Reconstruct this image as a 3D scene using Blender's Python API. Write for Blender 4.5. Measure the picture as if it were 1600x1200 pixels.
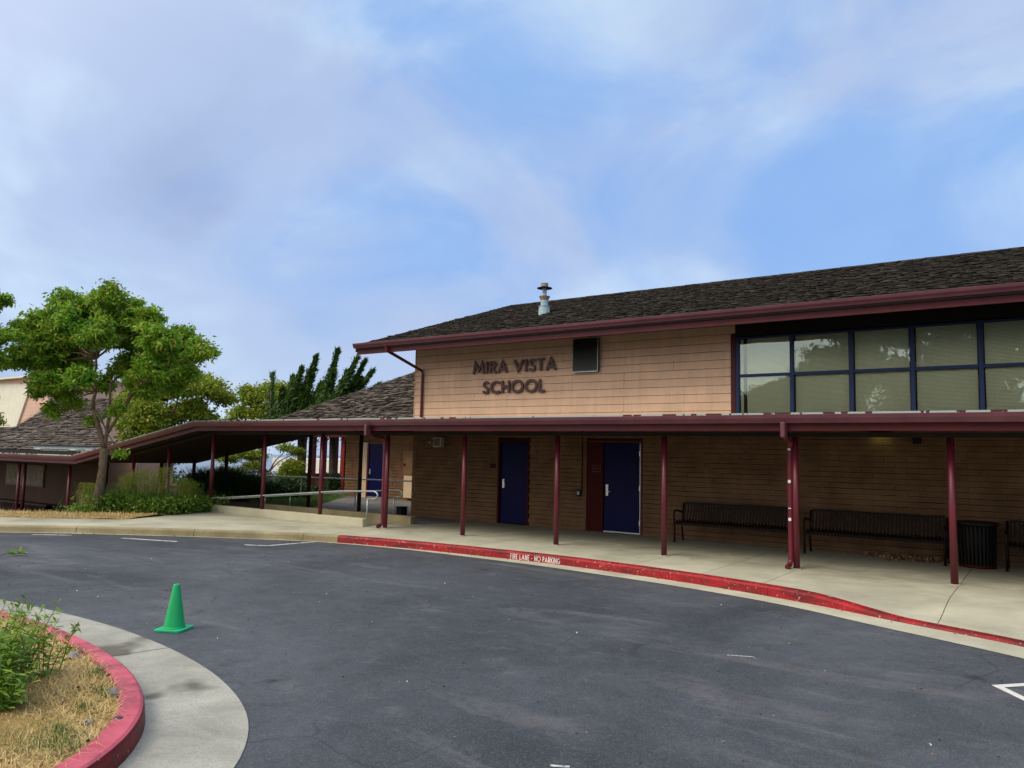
import bpy, bmesh, math, random
import numpy as np
from mathutils import Vector, Matrix

# ------------------------------------------------------------------ scene, camera, sky, sun
S = bpy.context.scene
for o in list(bpy.data.objects):
    bpy.data.objects.remove(o, do_unlink=True)
COL = S.collection
rnd = random.Random(7)
EYE = 1.76
RT = np.array([0.82119063, 0.57025098, 0.02144235])     # camera right, in world axes
DN = np.array([-0.03489002, 0.08767723, -0.99553774])   # camera down
FW = np.array([-0.56958638, 0.81677813, 0.09189579])    # camera forward

cd = bpy.data.cameras.new('camera')
cam = bpy.data.objects.new('camera', cd)
COL.objects.link(cam)
cd.sensor_width = 36.0
cd.lens = 27.0
cd.clip_start = 0.05
cd.clip_end = 30000
cam.matrix_world = Matrix(((RT[0], -DN[0], -FW[0], 0), (RT[1], -DN[1], -FW[1], 0), (RT[2], -DN[2], -FW[2], EYE), (0, 0, 0, 1)))
S.camera = cam

SUN_EL, SUN_AZ = math.radians(48), math.radians(203)     # azimuth of the sun, clockwise from +Y
world = bpy.data.worlds.new('World')
S.world = world
world.use_nodes = True
def make_world():
    nt = world.node_tree
    N, L = nt.nodes, nt.links
    N.clear()
    out = N.new('ShaderNodeOutputWorld')
    sky = N.new('ShaderNodeTexSky'); sky.sky_type = 'NISHITA'; sky.sun_disc = False
    sky.sun_elevation = SUN_EL; sky.sun_rotation = SUN_AZ; sky.air_density = 1.0; sky.dust_density = 1.2; sky.ozone_density = 2.0
    b1 = N.new('ShaderNodeBackground'); b1.inputs[1].default_value = 0.15
    L.new(sky.outputs[0], b1.inputs[0])
    tc = N.new('ShaderNodeTexCoord')
    sep = N.new('ShaderNodeSeparateXYZ'); L.new(tc.outputs['Generated'], sep.inputs[0])
    zc = N.new('ShaderNodeMath'); zc.operation = 'MAXIMUM'; L.new(sep.outputs[2], zc.inputs[0]); zc.inputs[1].default_value = 0.0
    za = N.new('ShaderNodeMath'); za.operation = 'ADD'; L.new(zc.outputs[0], za.inputs[0]); za.inputs[1].default_value = 0.35
    dv = N.new('ShaderNodeVectorMath'); dv.operation = 'DIVIDE'
    L.new(tc.outputs['Generated'], dv.inputs[0])
    cmb = N.new('ShaderNodeCombineXYZ')
    for i in range(3): L.new(za.outputs[0], cmb.inputs[i])
    L.new(cmb.outputs[0], dv.inputs[1])
    def noise(scale, detail, rough, dist=0.0, off=(0, 0, 0)):
        mp = N.new('ShaderNodeMapping'); mp.inputs['Location'].default_value = off
        mp.inputs['Scale'].default_value = (1, 1, 1.5); L.new(tc.outputs['Generated'], mp.inputs[0])
        n = N.new('ShaderNodeTexNoise'); n.inputs['Scale'].default_value = scale; n.inputs['Detail'].default_value = detail
        n.inputs['Roughness'].default_value = rough; n.inputs['Distortion'].default_value = dist
        L.new(mp.outputs[0], n.inputs['Vector'])
        return n.outputs['Fac']
    def ramp(fac, stops):
        r = N.new('ShaderNodeValToRGB'); r.color_ramp.interpolation = 'EASE'
        e = r.color_ramp.elements
        while len(e) < len(stops): e.new(0.5)
        for k, (p, c) in enumerate(stops):
            e[k].position = p; e[k].color = (c[0], c[1], c[2], 1)
        L.new(fac, r.inputs[0]); return r.outputs[0]
    def mth(op, a, b):
        m = N.new('ShaderNodeMath'); m.operation = op
        for i, v in enumerate((a, b)):
            if isinstance(v, (int, float)): m.inputs[i].default_value = v
            else: L.new(v, m.inputs[i])
        return m.outputs[0]
    def toward(d, p0, p1):
        dot = N.new('ShaderNodeVectorMath'); dot.operation = 'DOT_PRODUCT'
        L.new(tc.outputs['Generated'], dot.inputs[0]); dot.inputs[1].default_value = d
        mr = N.new('ShaderNodeMapRange'); mr.interpolation_type = 'SMOOTHSTEP'
        L.new(dot.outputs['Value'], mr.inputs[0]); mr.inputs[1].default_value = p0; mr.inputs[2].default_value = p1
        return mr.outputs[0]
    def dirp(px, py):
        d = RT * (px - 800) + DN * (py - 600) + FW * 1200
        return tuple(d / np.linalg.norm(d))
    # cloud tone: soft lavender grey to pale white, with broad structure
    tone = mth('ADD', mth('MULTIPLY', noise(3.0, 5, 0.5, 0.4), 0.75), mth('MULTIPLY', noise(1.3, 2, 0.5, 0.0, (3, 1, 5)), 0.45))
    ccol = ramp(tone, [(0.42, (0.32, 0.395, 0.60)), (0.58, (0.40, 0.50, 0.72)), (0.74, (0.54, 0.67, 0.83))])
    b2 = N.new('ShaderNodeBackground'); b2.inputs[1].default_value = 1.0
    # thin pale veil: where the cloud opens it turns saturated blue
    hole = mth('MULTIPLY', mth('ADD', toward(dirp(1080, 215), 0.88, 0.995), mth('MULTIPLY', toward(dirp(640, 120), 0.93, 0.995), 0.6)), 0.16)
    hole2 = mth('MULTIPLY', toward(dirp(1600, 330), 0.90, 0.995), 0.10)
    n3 = noise(3.6, 6, 0.52, 0.5, (7.3, 2.2, 1.0))
    opn = mth('ADD', mth('ADD', hole, hole2), n3)
    opn = ramp(opn, [(0.54, (0, 0, 0)), (0.90, (0.8, 0.8, 0.8))])
    mixc = N.new('ShaderNodeMix'); mixc.data_type = 'RGBA'
    L.new(opn, mixc.inputs['Factor']); L.new(ccol, mixc.inputs['A']); mixc.inputs['B'].default_value = (0.19, 0.375, 0.75, 1)
    # brighter cloud near the hidden sun
    sd = (math.sin(SUN_AZ) * math.cos(SUN_EL), math.cos(SUN_AZ) * math.cos(SUN_EL), math.sin(SUN_EL))
    gf = toward(sd, 0.15, 0.95)
    gl = mth('ADD', mth('MULTIPLY', gf, 0.9), 1.0)
    warm = N.new('ShaderNodeMix'); warm.data_type = 'RGBA'
    L.new(gf, warm.inputs['Factor']); L.new(mixc.outputs['Result'], warm.inputs['A']); warm.inputs['B'].default_value = (0.80, 0.74, 0.66, 1)
    L.new(warm.outputs['Result'], b2.inputs[0])
    L.new(gl, b2.inputs[1])
    ms = N.new('ShaderNodeMixShader')
    ms.inputs[0].default_value = 0.88
    L.new(b1.outputs[0], ms.inputs[1]); L.new(b2.outputs[0], ms.inputs[2])
    L.new(ms.outputs[0], out.inputs[0])
make_world()
sl = bpy.data.lights.new('sun', 'SUN')
sl.energy = 1.5; sl.angle = math.radians(26); sl.color = (1.0, 0.90, 0.74)
sun = bpy.data.objects.new('sun', sl); COL.objects.link(sun)
sun.rotation_euler = (math.pi / 2 - SUN_EL, 0, -SUN_AZ + math.pi)
_sd = Vector((math.sin(SUN_AZ) * math.cos(SUN_EL), math.cos(SUN_AZ) * math.cos(SUN_EL), math.sin(SUN_EL)))
sun.rotation_euler = _sd.to_track_quat('Z', 'Y').to_euler()
S.view_settings.view_transform = 'Standard'
S.view_settings.look = 'None'
S.view_settings.gamma = 1
S.view_settings.use_curve_mapping = False
S.view_settings.exposure = 0.26
S.cycles.max_bounces = 6
S.cycles.transparent_max_bounces = 12

# ------------------------------------------------------------------ helpers
def ray(px, py):
    return RT * (px - 800) + DN * (py - 600) + FW * 1200
def aty(px, py, y):
    d = ray(px, py); t = y / d[1]; return Vector((d[0] * t, y, EYE + d[2] * t))
def atz(px, py, z=0.0):
    d = ray(px, py); t = (z - EYE) / d[2]; return Vector((d[0] * t, d[1] * t, z))
def atd(px, py, depth):
    d = ray(px, py) / 1200 * depth; return Vector((d[0], d[1], EYE + d[2]))

ORG = {}
def worg(o):
    return ORG.get(o.name, Vector((0, 0, 0))) if o else Vector((0, 0, 0))
def tag(o, label=None, cat=None, group=None, kind=None):
    if label: o['label'] = label
    if cat: o['category'] = cat
    if group: o['group'] = group
    if kind: o['kind'] = kind
    return o
def thing(name, loc, label=None, cat=None, group=None, kind=None):
    o = bpy.data.objects.new(name, None); COL.objects.link(o)
    o.location = loc; o.empty_display_size = 0.2
    ORG[o.name] = Vector(loc)
    return tag(o, label, cat, group, kind)

class MB:
    """collects shapes and links them as one mesh object"""
    def __init__(s): s.v = []; s.f = []; s.m = []
    def add(s, vs, fs, mi=0):
        b = len(s.v); s.v += [tuple(p) for p in vs]; s.f += [tuple(i + b for i in f) for f in fs]; s.m += [mi] * len(fs); return s
    def box(s, x0, x1, y0, y1, z0, z1, mi=0):
        return s.add([(x0, y0, z0), (x1, y0, z0), (x1, y1, z0), (x0, y1, z0), (x0, y0, z1), (x1, y0, z1), (x1, y1, z1), (x0, y1, z1)],
                     [(0, 3, 2, 1), (4, 5, 6, 7), (0, 1, 5, 4), (1, 2, 6, 5), (2, 3, 7, 6), (3, 0, 4, 7)], mi)
    def hexa(s, p, mi=0):     # 8 points: bottom ring then top ring
        return s.add(p, [(0, 3, 2, 1), (4, 5, 6, 7), (0, 1, 5, 4), (1, 2, 6, 5), (2, 3, 7, 6), (3, 0, 4, 7)], mi)
    def prism(s, poly, z0, z1, mi=0):
        n = len(poly)
        a = sum(poly[i][0] * poly[(i + 1) % n][1] - poly[(i + 1) % n][0] * poly[i][1] for i in range(n))
        if a < 0: poly = poly[::-1]
        vs = [(p[0], p[1], z0) for p in poly] + [(p[0], p[1], z1) for p in poly]
        fs = [tuple(range(n))[::-1], tuple(range(n, 2 * n))] + [(i, (i + 1) % n, (i + 1) % n + n, i + n) for i in range(n)]
        return s.add(vs, fs, mi)
    def bar(s, a, b, w, h, up=(0, 0, 1), mi=0):
        a, b, up = Vector(a), Vector(b), Vector(up)
        d = (b - a).normalized(); sx = d.cross(up).normalized() * (w / 2); sz = sx.cross(d).normalized() * (h / 2)
        return s.add([a - sx - sz, a + sx - sz, b + sx - sz, b - sx - sz, a - sx + sz, a + sx + sz, b + sx + sz, b - sx + sz],
                     [(0, 1, 2, 3), (7, 6, 5, 4), (4, 5, 1, 0), (5, 6, 2, 1), (6, 7, 3, 2), (7, 4, 0, 3)], mi)
    def tube(s, pts, r, n=8, cap=True, mi=0):
        pts = [Vector(p) for p in pts]; rs = r if isinstance(r, (list, tuple)) else [r] * len(pts)
        prev = None; rings = []; vs = []
        for i, p in enumerate(pts):
            d = (pts[min(i + 1, len(pts) - 1)] - pts[max(i - 1, 0)]).normalized()
            if prev is None:
                u = d.orthogonal().normalized()
            else:
                u = (prev - d * prev.dot(d)).normalized()
            prev = u; w = d.cross(u)
            rings.append([len(vs) + k for k in range(n)])
            vs += [p + (u * math.cos(2 * math.pi * k / n) + w * math.sin(2 * math.pi * k / n)) * rs[i] for k in range(n)]
        fs = []
        for a, b in zip(rings[:-1], rings[1:]):
            fs += [(a[k], a[(k + 1) % n], b[(k + 1) % n], b[k]) for k in range(n)]
        if cap: fs += [tuple(rings[0][::-1]), tuple(rings[-1])]
        return s.add(vs, fs, mi)
    def lathe(s, prof, c, n=24, mi=0):   # prof: (radius, z)
        c = Vector(c); vs = []
        for r, z in prof: vs += [c + Vector((r * math.cos(2 * math.pi * k / n), r * math.sin(2 * math.pi * k / n), z)) for k in range(n)]
        fs = []
        for i in range(len(prof) - 1):
            fs += [(i * n + k, i * n + (k + 1) % n, (i + 1) * n + (k + 1) % n, (i + 1) * n + k) for k in range(n)]
        fs += [tuple(range(n))[::-1], tuple((len(prof) - 1) * n + k for k in range(n))]
        return s.add(vs, fs, mi)
    def build(s, name, mat, parent=None, loc=None, smooth=False, bevel=0.0, seg=1):
        off = worg(parent) + (Vector(loc) if loc is not None else Vector((0, 0, 0)))
        me = bpy.data.meshes.new(name)
        me.from_pydata([(p[0] - off[0], p[1] - off[1], p[2] - off[2]) for p in s.v], [], s.f)
        mats = mat if isinstance(mat, (list, tuple)) else [mat]
        for m in mats: me.materials.append(m)
        if len(mats) > 1: me.polygons.foreach_set('material_index', s.m)
        if smooth: me.shade_smooth()
        me.update()
        o = bpy.data.objects.new(name, me); COL.objects.link(o)
        if parent: o.parent = parent
        if loc is not None: o.location = loc
        ORG[o.name] = off
        if bevel:
            b = o.modifiers.new('bevel', 'BEVEL'); b.width = bevel; b.segments = seg; b.limit_method = 'ANGLE'; b.angle_limit = math.radians(40)
        return o

def fastmesh(name, V, F, mat, parent=None, mi=None):
    """V (n,3) array, F (m,k) array"""
    off = worg(parent)
    V = V - np.array(off)
    me = bpy.data.meshes.new(name)
    n, (m, k) = len(V), F.shape
    me.vertices.add(n); me.vertices.foreach_set('co', V.astype(np.float32).ravel())
    me.loops.add(m * k); me.loops.foreach_set('vertex_index', F.astype(np.int32).ravel())
    me.polygons.add(m); me.polygons.foreach_set('loop_start', np.arange(0, m * k, k, dtype=np.int32))
    me.polygons.foreach_set('loop_total', np.full(m, k, dtype=np.int32))
    mats = mat if isinstance(mat, (list, tuple)) else [mat]
    for q in mats: me.materials.append(q)
    if mi is not None: me.polygons.foreach_set('material_index', mi.astype(np.int32))
    me.update(calc_edges=True)
    o = bpy.data.objects.new(name, me); COL.objects.link(o)
    if parent: o.parent = parent
    return o

def copy_thing(o, loc, label=None, rz=None):
    c = o.copy(); COL.objects.link(c); c.location = loc
    if rz is not None: c.rotation_euler.z = rz
    if label: c['label'] = label
    for ch in list(o.children):
        d = ch.copy(); COL.objects.link(d); d.parent = c
        for g in list(ch.children):
            e = g.copy(); COL.objects.link(e); e.parent = d
    return c

# ------------------------------------------------------------------ materials
def lin(c): return tuple(x for x in c) + (1,)
class Mat:
    def __init__(s, name, rough=0.7, spec=0.3, metal=0.0):
        s.m = bpy.data.materials.new(name); s.m.use_nodes = True
        s.N = s.m.node_tree.nodes; s.L = s.m.node_tree.links
        s.b = s.N['Principled BSDF']
        s.b.inputs['Roughness'].default_value = rough; s.b.inputs['Specular IOR Level'].default_value = spec; s.b.inputs['Metallic'].default_value = metal
        s.tc = s.N.new('ShaderNodeTexCoord'); s.geo = s.N.new('ShaderNodeNewGeometry')
        s.co = s.geo.outputs['Position']
    def mapping(s, scale=(1, 1, 1), rot=(0, 0, 0), src=None):
        m = s.N.new('ShaderNodeMapping'); m.inputs['Scale'].default_value = scale; m.inputs['Rotation'].default_value = rot
        s.L.new(src or s.co, m.inputs[0]); return m.outputs[0]
    def noise(s, scale, detail=4, rough=0.6, vec=None, dist=0.0):
        n = s.N.new('ShaderNodeTexNoise'); n.inputs['Scale'].default_value = scale; n.inputs['Detail'].default_value = detail
        n.inputs['Roughness'].default_value = rough; n.inputs['Distortion'].default_value = dist
        s.L.new(vec or s.co, n.inputs['Vector']); return n.outputs['Fac']
    def voro(s, scale, feature='F1', vec=None, out='Distance'):
        n = s.N.new('ShaderNodeTexVoronoi'); n.feature = feature; n.inputs['Scale'].default_value = scale
        s.L.new(vec or s.co, n.inputs['Vector']); return n.outputs[out]
    def island(s): return s.geo.outputs['Random Per Island']
    def objrnd(s):
        n = s.N.new('ShaderNodeObjectInfo'); return n.outputs['Random']
    def ramp(s, fac, stops, interp='LINEAR'):
        r = s.N.new('ShaderNodeValToRGB'); r.color_ramp.interpolation = interp; e = r.color_ramp.elements
        while len(e) < len(stops): e.new(0.5)
        for k, (p, c) in enumerate(stops):
            if isinstance(c, (int, float)): c = (c, c, c)
            e[k].position = p; e[k].color = lin(c)
        s.L.new(fac, r.inputs[0]); return r.outputs[0]
    def mix(s, fac, a, b, mode='MIX'):
        m = s.N.new('ShaderNodeMix'); m.data_type = 'RGBA'; m.blend_type = mode
        for k, v in (('Factor', fac), ('A', a), ('B', b)):
            if isinstance(v, (int, float)): m.inputs[k].default_value = v
            elif isinstance(v, tuple): m.inputs[k].default_value = lin(v)
            else: s.L.new(v, m.inputs[k])
        return m.outputs['Result']
    def math(s, op, a, b=0.0):
        m = s.N.new('ShaderNodeMath'); m.operation = op
        for i, v in enumerate((a, b)):
            if isinstance(v, (int, float)): m.inputs[i].default_value = v
            else: s.L.new(v, m.inputs[i])
        return m.outputs[0]
    def color(s, c):
        if isinstance(c, tuple): s.b.inputs['Base Color'].default_value = lin(c)
        else: s.L.new(c, s.b.inputs['Base Color'])
        return s
    def rough(s, r): s.L.new(r, s.b.inputs['Roughness']); return s
    def bump(s, h, strength=0.3, dist=0.01):
        b = s.N.new('ShaderNodeBump'); b.inputs['Strength'].default_value = strength; b.inputs['Distance'].default_value = dist
        s.L.new(h, b.inputs['Height']); s.L.new(b.outputs[0], s.b.inputs['Normal']); return s

def paint(name, c, var=0.18, rough=0.55, scale=3.0, chips=None, spec=0.35, streak=True, bump=0.15):
    m = Mat(name, rough, spec)
    d = tuple(x * (1 - var * 1.6) for x in c); l = tuple(min(1, x * (1 + var)) for x in c)
    base = m.ramp(m.noise(scale, 6, 0.65), [(0.3, d), (0.7, l)])
    if streak:
        st = m.noise(2.0, 5, 0.6, m.mapping((6, 6, 0.5)))
        base = m.mix(m.ramp(st, [(0.45, 0.0), (0.75, 0.35)]), base, tuple(x * 0.62 for x in c))
    ov = m.objrnd()
    base = m.mix(m.ramp(ov, [(0, 0.0), (1, 0.16)]), base, tuple(x * 0.7 for x in c))
    if chips:
        ch = m.ramp(m.noise(9, 7, 0.7), [(chips[1], 0.0), (chips[1] + 0.02, 1.0)])
        base = m.mix(ch, base, chips[0])
    m.color(base)
    m.bump(m.noise(60, 4, 0.6), bump, 0.004)
    return m.m

M = {}
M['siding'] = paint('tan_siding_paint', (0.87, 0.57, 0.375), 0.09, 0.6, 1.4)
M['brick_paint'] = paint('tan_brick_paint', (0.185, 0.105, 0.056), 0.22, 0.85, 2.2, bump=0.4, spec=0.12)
M['pink'] = paint('salmon_siding_paint', (0.66, 0.43, 0.34), 0.08, 0.65, 1.2)
M['cream'] = paint('cream_trim_paint', (0.72, 0.70, 0.58), 0.06, 0.6, 2)
M['maroon'] = paint('maroon_trim_paint', (0.085, 0.007, 0.013), 0.2, 0.5, 2.0, spec=0.3)
M['gutter'] = paint('faded_maroon_gutter_paint', (0.13, 0.042, 0.056), 0.18, 0.42, 2.5, chips=((0.55, 0.42, 0.42), 0.76), spec=0.5)
M['postpaint'] = paint('maroon_post_paint', (0.125, 0.012, 0.024), 0.25, 0.40, 3.0, chips=((0.55, 0.45, 0.45), 0.73), spec=0.5)
M['redpost'] = paint('red_post_paint', (0.24, 0.020, 0.014), 0.15, 0.5, 2.0)
M['blue_door'] = paint('navy_door_paint', (0.002, 0.003, 0.055), 0.1, 0.5, 2.0, streak=False, spec=0.12)
M['blue_frame'] = paint('blue_window_frame_paint', (0.006, 0.026, 0.10), 0.15, 0.45, 4.0)
M['dkred'] = paint('dark_red_panel_paint', (0.055, 0.003, 0.002), 0.1, 0.6, 2.0, spec=0.12)
M['soffit'] = paint('dark_brown_soffit', (0.022, 0.013, 0.007), 0.2, 0.8, 2.0)
M['soffit_black'] = paint('dark_eave_boards', (0.012, 0.010, 0.009), 0.2, 0.8, 2.0)
M['tanbeam'] = paint('ochre_beam_paint', (0.42, 0.25, 0.10), 0.2, 0.6, 3.0)
M['steel'] = paint('galvanised_steel', (0.42, 0.46, 0.44), 0.15, 0.42, 6.0, streak=False)
M['steel'].node_tree.nodes['Principled BSDF'].inputs['Metallic'].default_value = 0.6
M['vent'] = paint('painted_vent_steel', (0.34, 0.46, 0.50), 0.14, 0.45, 8.0)
M['rust'] = paint('rusty_steel', (0.36, 0.25, 0.20), 0.35, 0.7, 30.0)
M['black'] = paint('black_coated_steel', (0.006, 0.005, 0.005), 0.2, 0.45, 8.0, spec=0.2, streak=False)
M['bench'] = paint('dark_bronze_powder_coat', (0.008, 0.004, 0.004), 0.2, 0.45, 8.0, spec=0.18, streak=False)
M['white'] = paint('white_paint', (0.74, 0.74, 0.72), 0.1, 0.6, 5.0)
M['grey_plastic'] = paint('grey_plastic', (0.45, 0.44, 0.42), 0.08, 0.5, 5.0, streak=False)
M['letter'] = paint('dark_red_letter_paint', (0.075, 0.008, 0.006), 0.2, 0.4, 8.0, spec=0.5, streak=False)
M['chrome'] = paint('brushed_metal', (0.55, 0.55, 0.53), 0.08, 0.3, 8.0, streak=False)
M['chrome'].node_tree.nodes['Principled BSDF'].inputs['Metallic'].default_value = 0.8
M['darkscreen'] = paint('dark_green_mesh', (0.008, 0.014, 0.012), 0.3, 0.4, 6.0, chips=((0.06, 0.10, 0.09), 0.64), spec=0.5)
M['noticeboard'] = paint('faded_notice_paper', (0.17, 0.15, 0.11), 0.35, 0.8, 9.0)
M['lightpanel'] = paint('pale_beige_panel', (0.60, 0.46, 0.30), 0.1, 0.6, 3.0)
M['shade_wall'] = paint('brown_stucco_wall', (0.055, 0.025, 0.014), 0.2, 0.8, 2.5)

def concrete(name, a, b, stain=0.5, fine=1.0):
    m = Mat(name, 0.85, 0.25)
    base = m.ramp(m.noise(1.1, 8, 0.65, dist=0.3), [(0.30, a), (0.70, b)])
    fi = m.noise(55, 5, 0.7)
    base = m.mix(m.ramp(fi, [(0.35, 0.22 * fine), (0.6, 0.0)]), base, tuple(x * 0.5 for x in a))
    st = m.noise(0.45, 6, 0.6, dist=0.6)
    base = m.mix(m.ramp(st, [(0.50, 0.0), (0.72, stain)]), base, tuple(x * 0.55 for x in a))
    sp = m.ramp(m.voro(7.0), [(0.025, 0.6), (0.05, 0.0)])
    base = m.mix(sp, base, (0.08, 0.07, 0.05))
    base = m.mix(m.ramp(m.objrnd(), [(0, 0.0), (1, 0.14)]), base, tuple(x * 0.75 for x in a))
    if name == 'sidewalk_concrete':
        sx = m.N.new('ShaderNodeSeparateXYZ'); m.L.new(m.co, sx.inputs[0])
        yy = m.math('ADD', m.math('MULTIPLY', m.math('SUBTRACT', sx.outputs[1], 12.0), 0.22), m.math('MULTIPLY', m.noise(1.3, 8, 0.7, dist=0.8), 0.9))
        base = m.mix(m.ramp(yy, [(0.62, 0.0), (1.0, 0.68)]), base, (0.17, 0.165, 0.12))  # canopy shade painted into the concrete colour, deeper towards the wall, edge broken by noise
    m.color(base)
    m.bump(m.noise(90, 5, 0.7), 0.35, 0.006)
    return m.m
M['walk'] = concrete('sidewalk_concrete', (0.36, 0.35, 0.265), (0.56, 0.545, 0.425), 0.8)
M['kerbc'] = concrete('kerb_concrete', (0.25, 0.20, 0.105), (0.48, 0.42, 0.25), 0.8, 2)
M['gutterc'] = concrete('gutter_concrete', (0.25, 0.245, 0.20), (0.42, 0.41, 0.345), 1.0, 1.6)
M['yardc'] = concrete('courtyard_concrete', (0.14, 0.14, 0.14), (0.22, 0.22, 0.21), 0.5)
M['rampc'] = concrete('ramp_wall_concrete', (0.42, 0.40, 0.28), (0.57, 0.54, 0.40), 0.4)

def dirty_gutter():
    m = Mat('stained_gutter_concrete', 0.85, 0.2)
    base = m.ramp(m.noise(1.6, 9, 0.7, dist=0.4), [(0.32, (0.27, 0.275, 0.24)), (0.68, (0.46, 0.465, 0.41))])
    at = m.N.new('ShaderNodeAttribute'); at.attribute_name = 'dirt'
    w = m.math('ADD', at.outputs['Fac'], m.math('MULTIPLY', m.noise(1.7, 7, 0.65, dist=0.5), 1.3))
    base = m.mix(m.ramp(w, [(1.15, 0.0), (2.05, 0.75)]), base, (0.10, 0.10, 0.09))
    oil = m.ramp(m.noise(1.15, 3, 0.5), [(0.62, 0.0), (0.70, 0.75)])
    base = m.mix(oil, base, (0.07, 0.055, 0.04))
    base = m.mix(m.ramp(m.noise(70, 5, 0.8), [(0.34, 0.5), (0.55, 0.0)]), base, (0.12, 0.12, 0.11))
    m.color(base); m.bump(m.noise(90, 5, 0.7), 0.35, 0.006); return m.m
M['gutterd'] = dirty_gutter()
def red_kerb(name, c, fade, chipp):
    m = Mat(name, 0.55, 0.4)
    base = m.ramp(m.noise(2.5, 7, 0.65), [(0.3, tuple(x * 0.75 for x in c)), (0.7, fade)])
    dirt = m.noise(1.6, 7, 0.7, m.mapping((1, 1, 4)), 0.5)
    base = m.mix(m.ramp(dirt, [(0.47, 0.0), (0.64, 0.85)]), base, tuple(x * 0.22 + 0.006 for x in c))
    ch = m.ramp(m.noise(22, 6, 0.75), [(chipp, 0.0), (chipp + 0.02, 1.0)])
    base = m.mix(ch, base, (0.45, 0.38, 0.33))
    m.color(base); m.bump(m.noise(50, 5, 0.7), 0.3, 0.006)
    return m.m
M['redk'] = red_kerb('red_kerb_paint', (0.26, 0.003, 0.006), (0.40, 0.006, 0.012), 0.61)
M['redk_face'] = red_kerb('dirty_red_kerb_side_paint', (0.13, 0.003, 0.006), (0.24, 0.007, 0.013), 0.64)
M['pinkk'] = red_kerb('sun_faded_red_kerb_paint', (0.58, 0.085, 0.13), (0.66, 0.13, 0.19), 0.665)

def asphalt():
    m = Mat('asphalt', 0.82, 0.35)
    big = m.noise(0.22, 6, 0.6, dist=0.8)
    base = m.ramp(big, [(0.34, (0.025, 0.032, 0.042)), (0.64, (0.074, 0.085, 0.104))])
    # worn sweeping scuffs
    sc = m.noise(0.7, 7, 0.62, m.mapping((0.35, 1.5, 1), (0, 0, math.radians(-28))), 1.2)
    base = m.mix(m.ramp(sc, [(0.54, 0.0), (0.68, 0.55)]), base, (0.15, 0.15, 0.155))
    sc2 = m.noise(0.5, 6, 0.6, m.mapping((1.2, 0.5, 1), (0, 0, math.radians(35))), 0.8)
    base = m.mix(m.ramp(sc2, [(0.58, 0.0), (0.74, 0.5)]), base, (0.03, 0.034, 0.038))
    midn = m.noise(2.6, 10, 0.82, dist=0.3)
    base = m.mix(m.ramp(midn, [(0.34, 0.55), (0.5, 0.0)]), base, (0.024, 0.028, 0.034))
    base = m.mix(m.ramp(midn, [(0.54, 0.0), (0.70, 0.42)]), base, (0.15, 0.16, 0.17))
    agg = m.voro(130.0, 'F1', None, 'Color')
    bw = m.N.new('ShaderNodeRGBToBW'); m.L.new(agg, bw.inputs[0])
    base = m.mix(m.ramp(bw.outputs[0], [(0.62, 0.0), (0.9, 0.30)]), base, (0.24, 0.24, 0.24))
    base = m.mix(m.ramp(bw.outputs[0], [(0.1, 0.35), (0.35, 0.0)]), base, (0.02, 0.02, 0.024))
    oil = m.math('MULTIPLY', m.ramp(m.voro(0.75), [(0.05, 1.0), (0.13, 0.0)]), m.ramp(m.noise(5, 6, 0.7), [(0.42, 0.0), (0.55, 0.8)]))
    base = m.mix(oil, base, (0.018, 0.018, 0.019))
    grit = m.ramp(m.noise(16, 8, 0.85), [(0.63, 0.0), (0.70, 0.6)])
    base = m.mix(grit, base, (0.21, 0.21, 0.20))
    # hairline cracks, only in some areas
    wob = m.N.new('ShaderNodeTexNoise'); wob.inputs['Scale'].default_value = 2.2; wob.inputs['Detail'].default_value = 6
    m.L.new(m.co, wob.inputs['Vector'])
    wv = m.mix(0.22, m.co, wob.outputs['Color'], 'ADD')
    cr = m.voro(0.9, 'DISTANCE_TO_EDGE', wv)
    crk = m.ramp(cr, [(0.004, 1.0), (0.013, 0.0)])
    msk = m.ramp(m.noise(0.33, 4, 0.6, m.mapping((1, 1, 1), (0, 0, 0.4))), [(0.50, 0.0), (0.60, 1.0)])
    crk = m.mix(1.0, crk, msk, 'MULTIPLY')
    cr2 = m.ramp(m.voro(4.5, 'DISTANCE_TO_EDGE', wv), [(0.01, 1.0), (0.05, 0.0)])
    mk2 = m.ramp(m.noise(0.8, 6, 0.7), [(0.60, 0.0), (0.66, 1.0)])
    base = m.mix(m.math('MULTIPLY', m.mix(1.0, cr2, mk2, 'MULTIPLY'), 0.7), base, (0.015, 0.017, 0.02))
    base = m.mix(m.math('MULTIPLY', crk, 0.42), base, (0.017, 0.018, 0.02))
    m.color(base)
    m.rough(m.ramp(m.noise(1.5, 5), [(0.3, 0.68), (0.7, 0.9)]))
    h = m.mix(0.5, m.noise(160, 3, 0.7), bw.outputs[0])
    m.bump(h, 0.45, 0.006)
    return m.m
M['asphalt'] = asphalt()
def soil(name, stops, bumpd=0.03, sc=1.3):
    m = Mat(name, 0.95, 0.1)
    c1 = m.ramp(m.noise(sc, 10, 0.75, dist=0.4), stops)
    c2 = m.noise(26, 6, 0.8, m.mapping((1, 3, 1)))
    m.color(m.mix(m.ramp(c2, [(0.35, 0.6), (0.6, 0.0)]), c1, (0.09, 0.065, 0.035)))
    m.bump(m.noise(30, 6, 0.8), 0.8, bumpd); return m.m
M['straw_soil'] = soil('dry_grass_soil', [(0.30, (0.22, 0.15, 0.06)), (0.48, (0.46, 0.32, 0.12)), (0.72, (0.58, 0.43, 0.18))])
M['mulch'] = soil('brown_mulch', [(0.3, (0.05, 0.03, 0.02)), (0.7, (0.11, 0.065, 0.04))])
M['hill'] = soil('dry_hillside', [(0.3, (0.16, 0.15, 0.07)), (0.5, (0.24, 0.21, 0.10)), (0.7, (0.12, 0.15, 0.06))], 0.1, 0.05)
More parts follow.
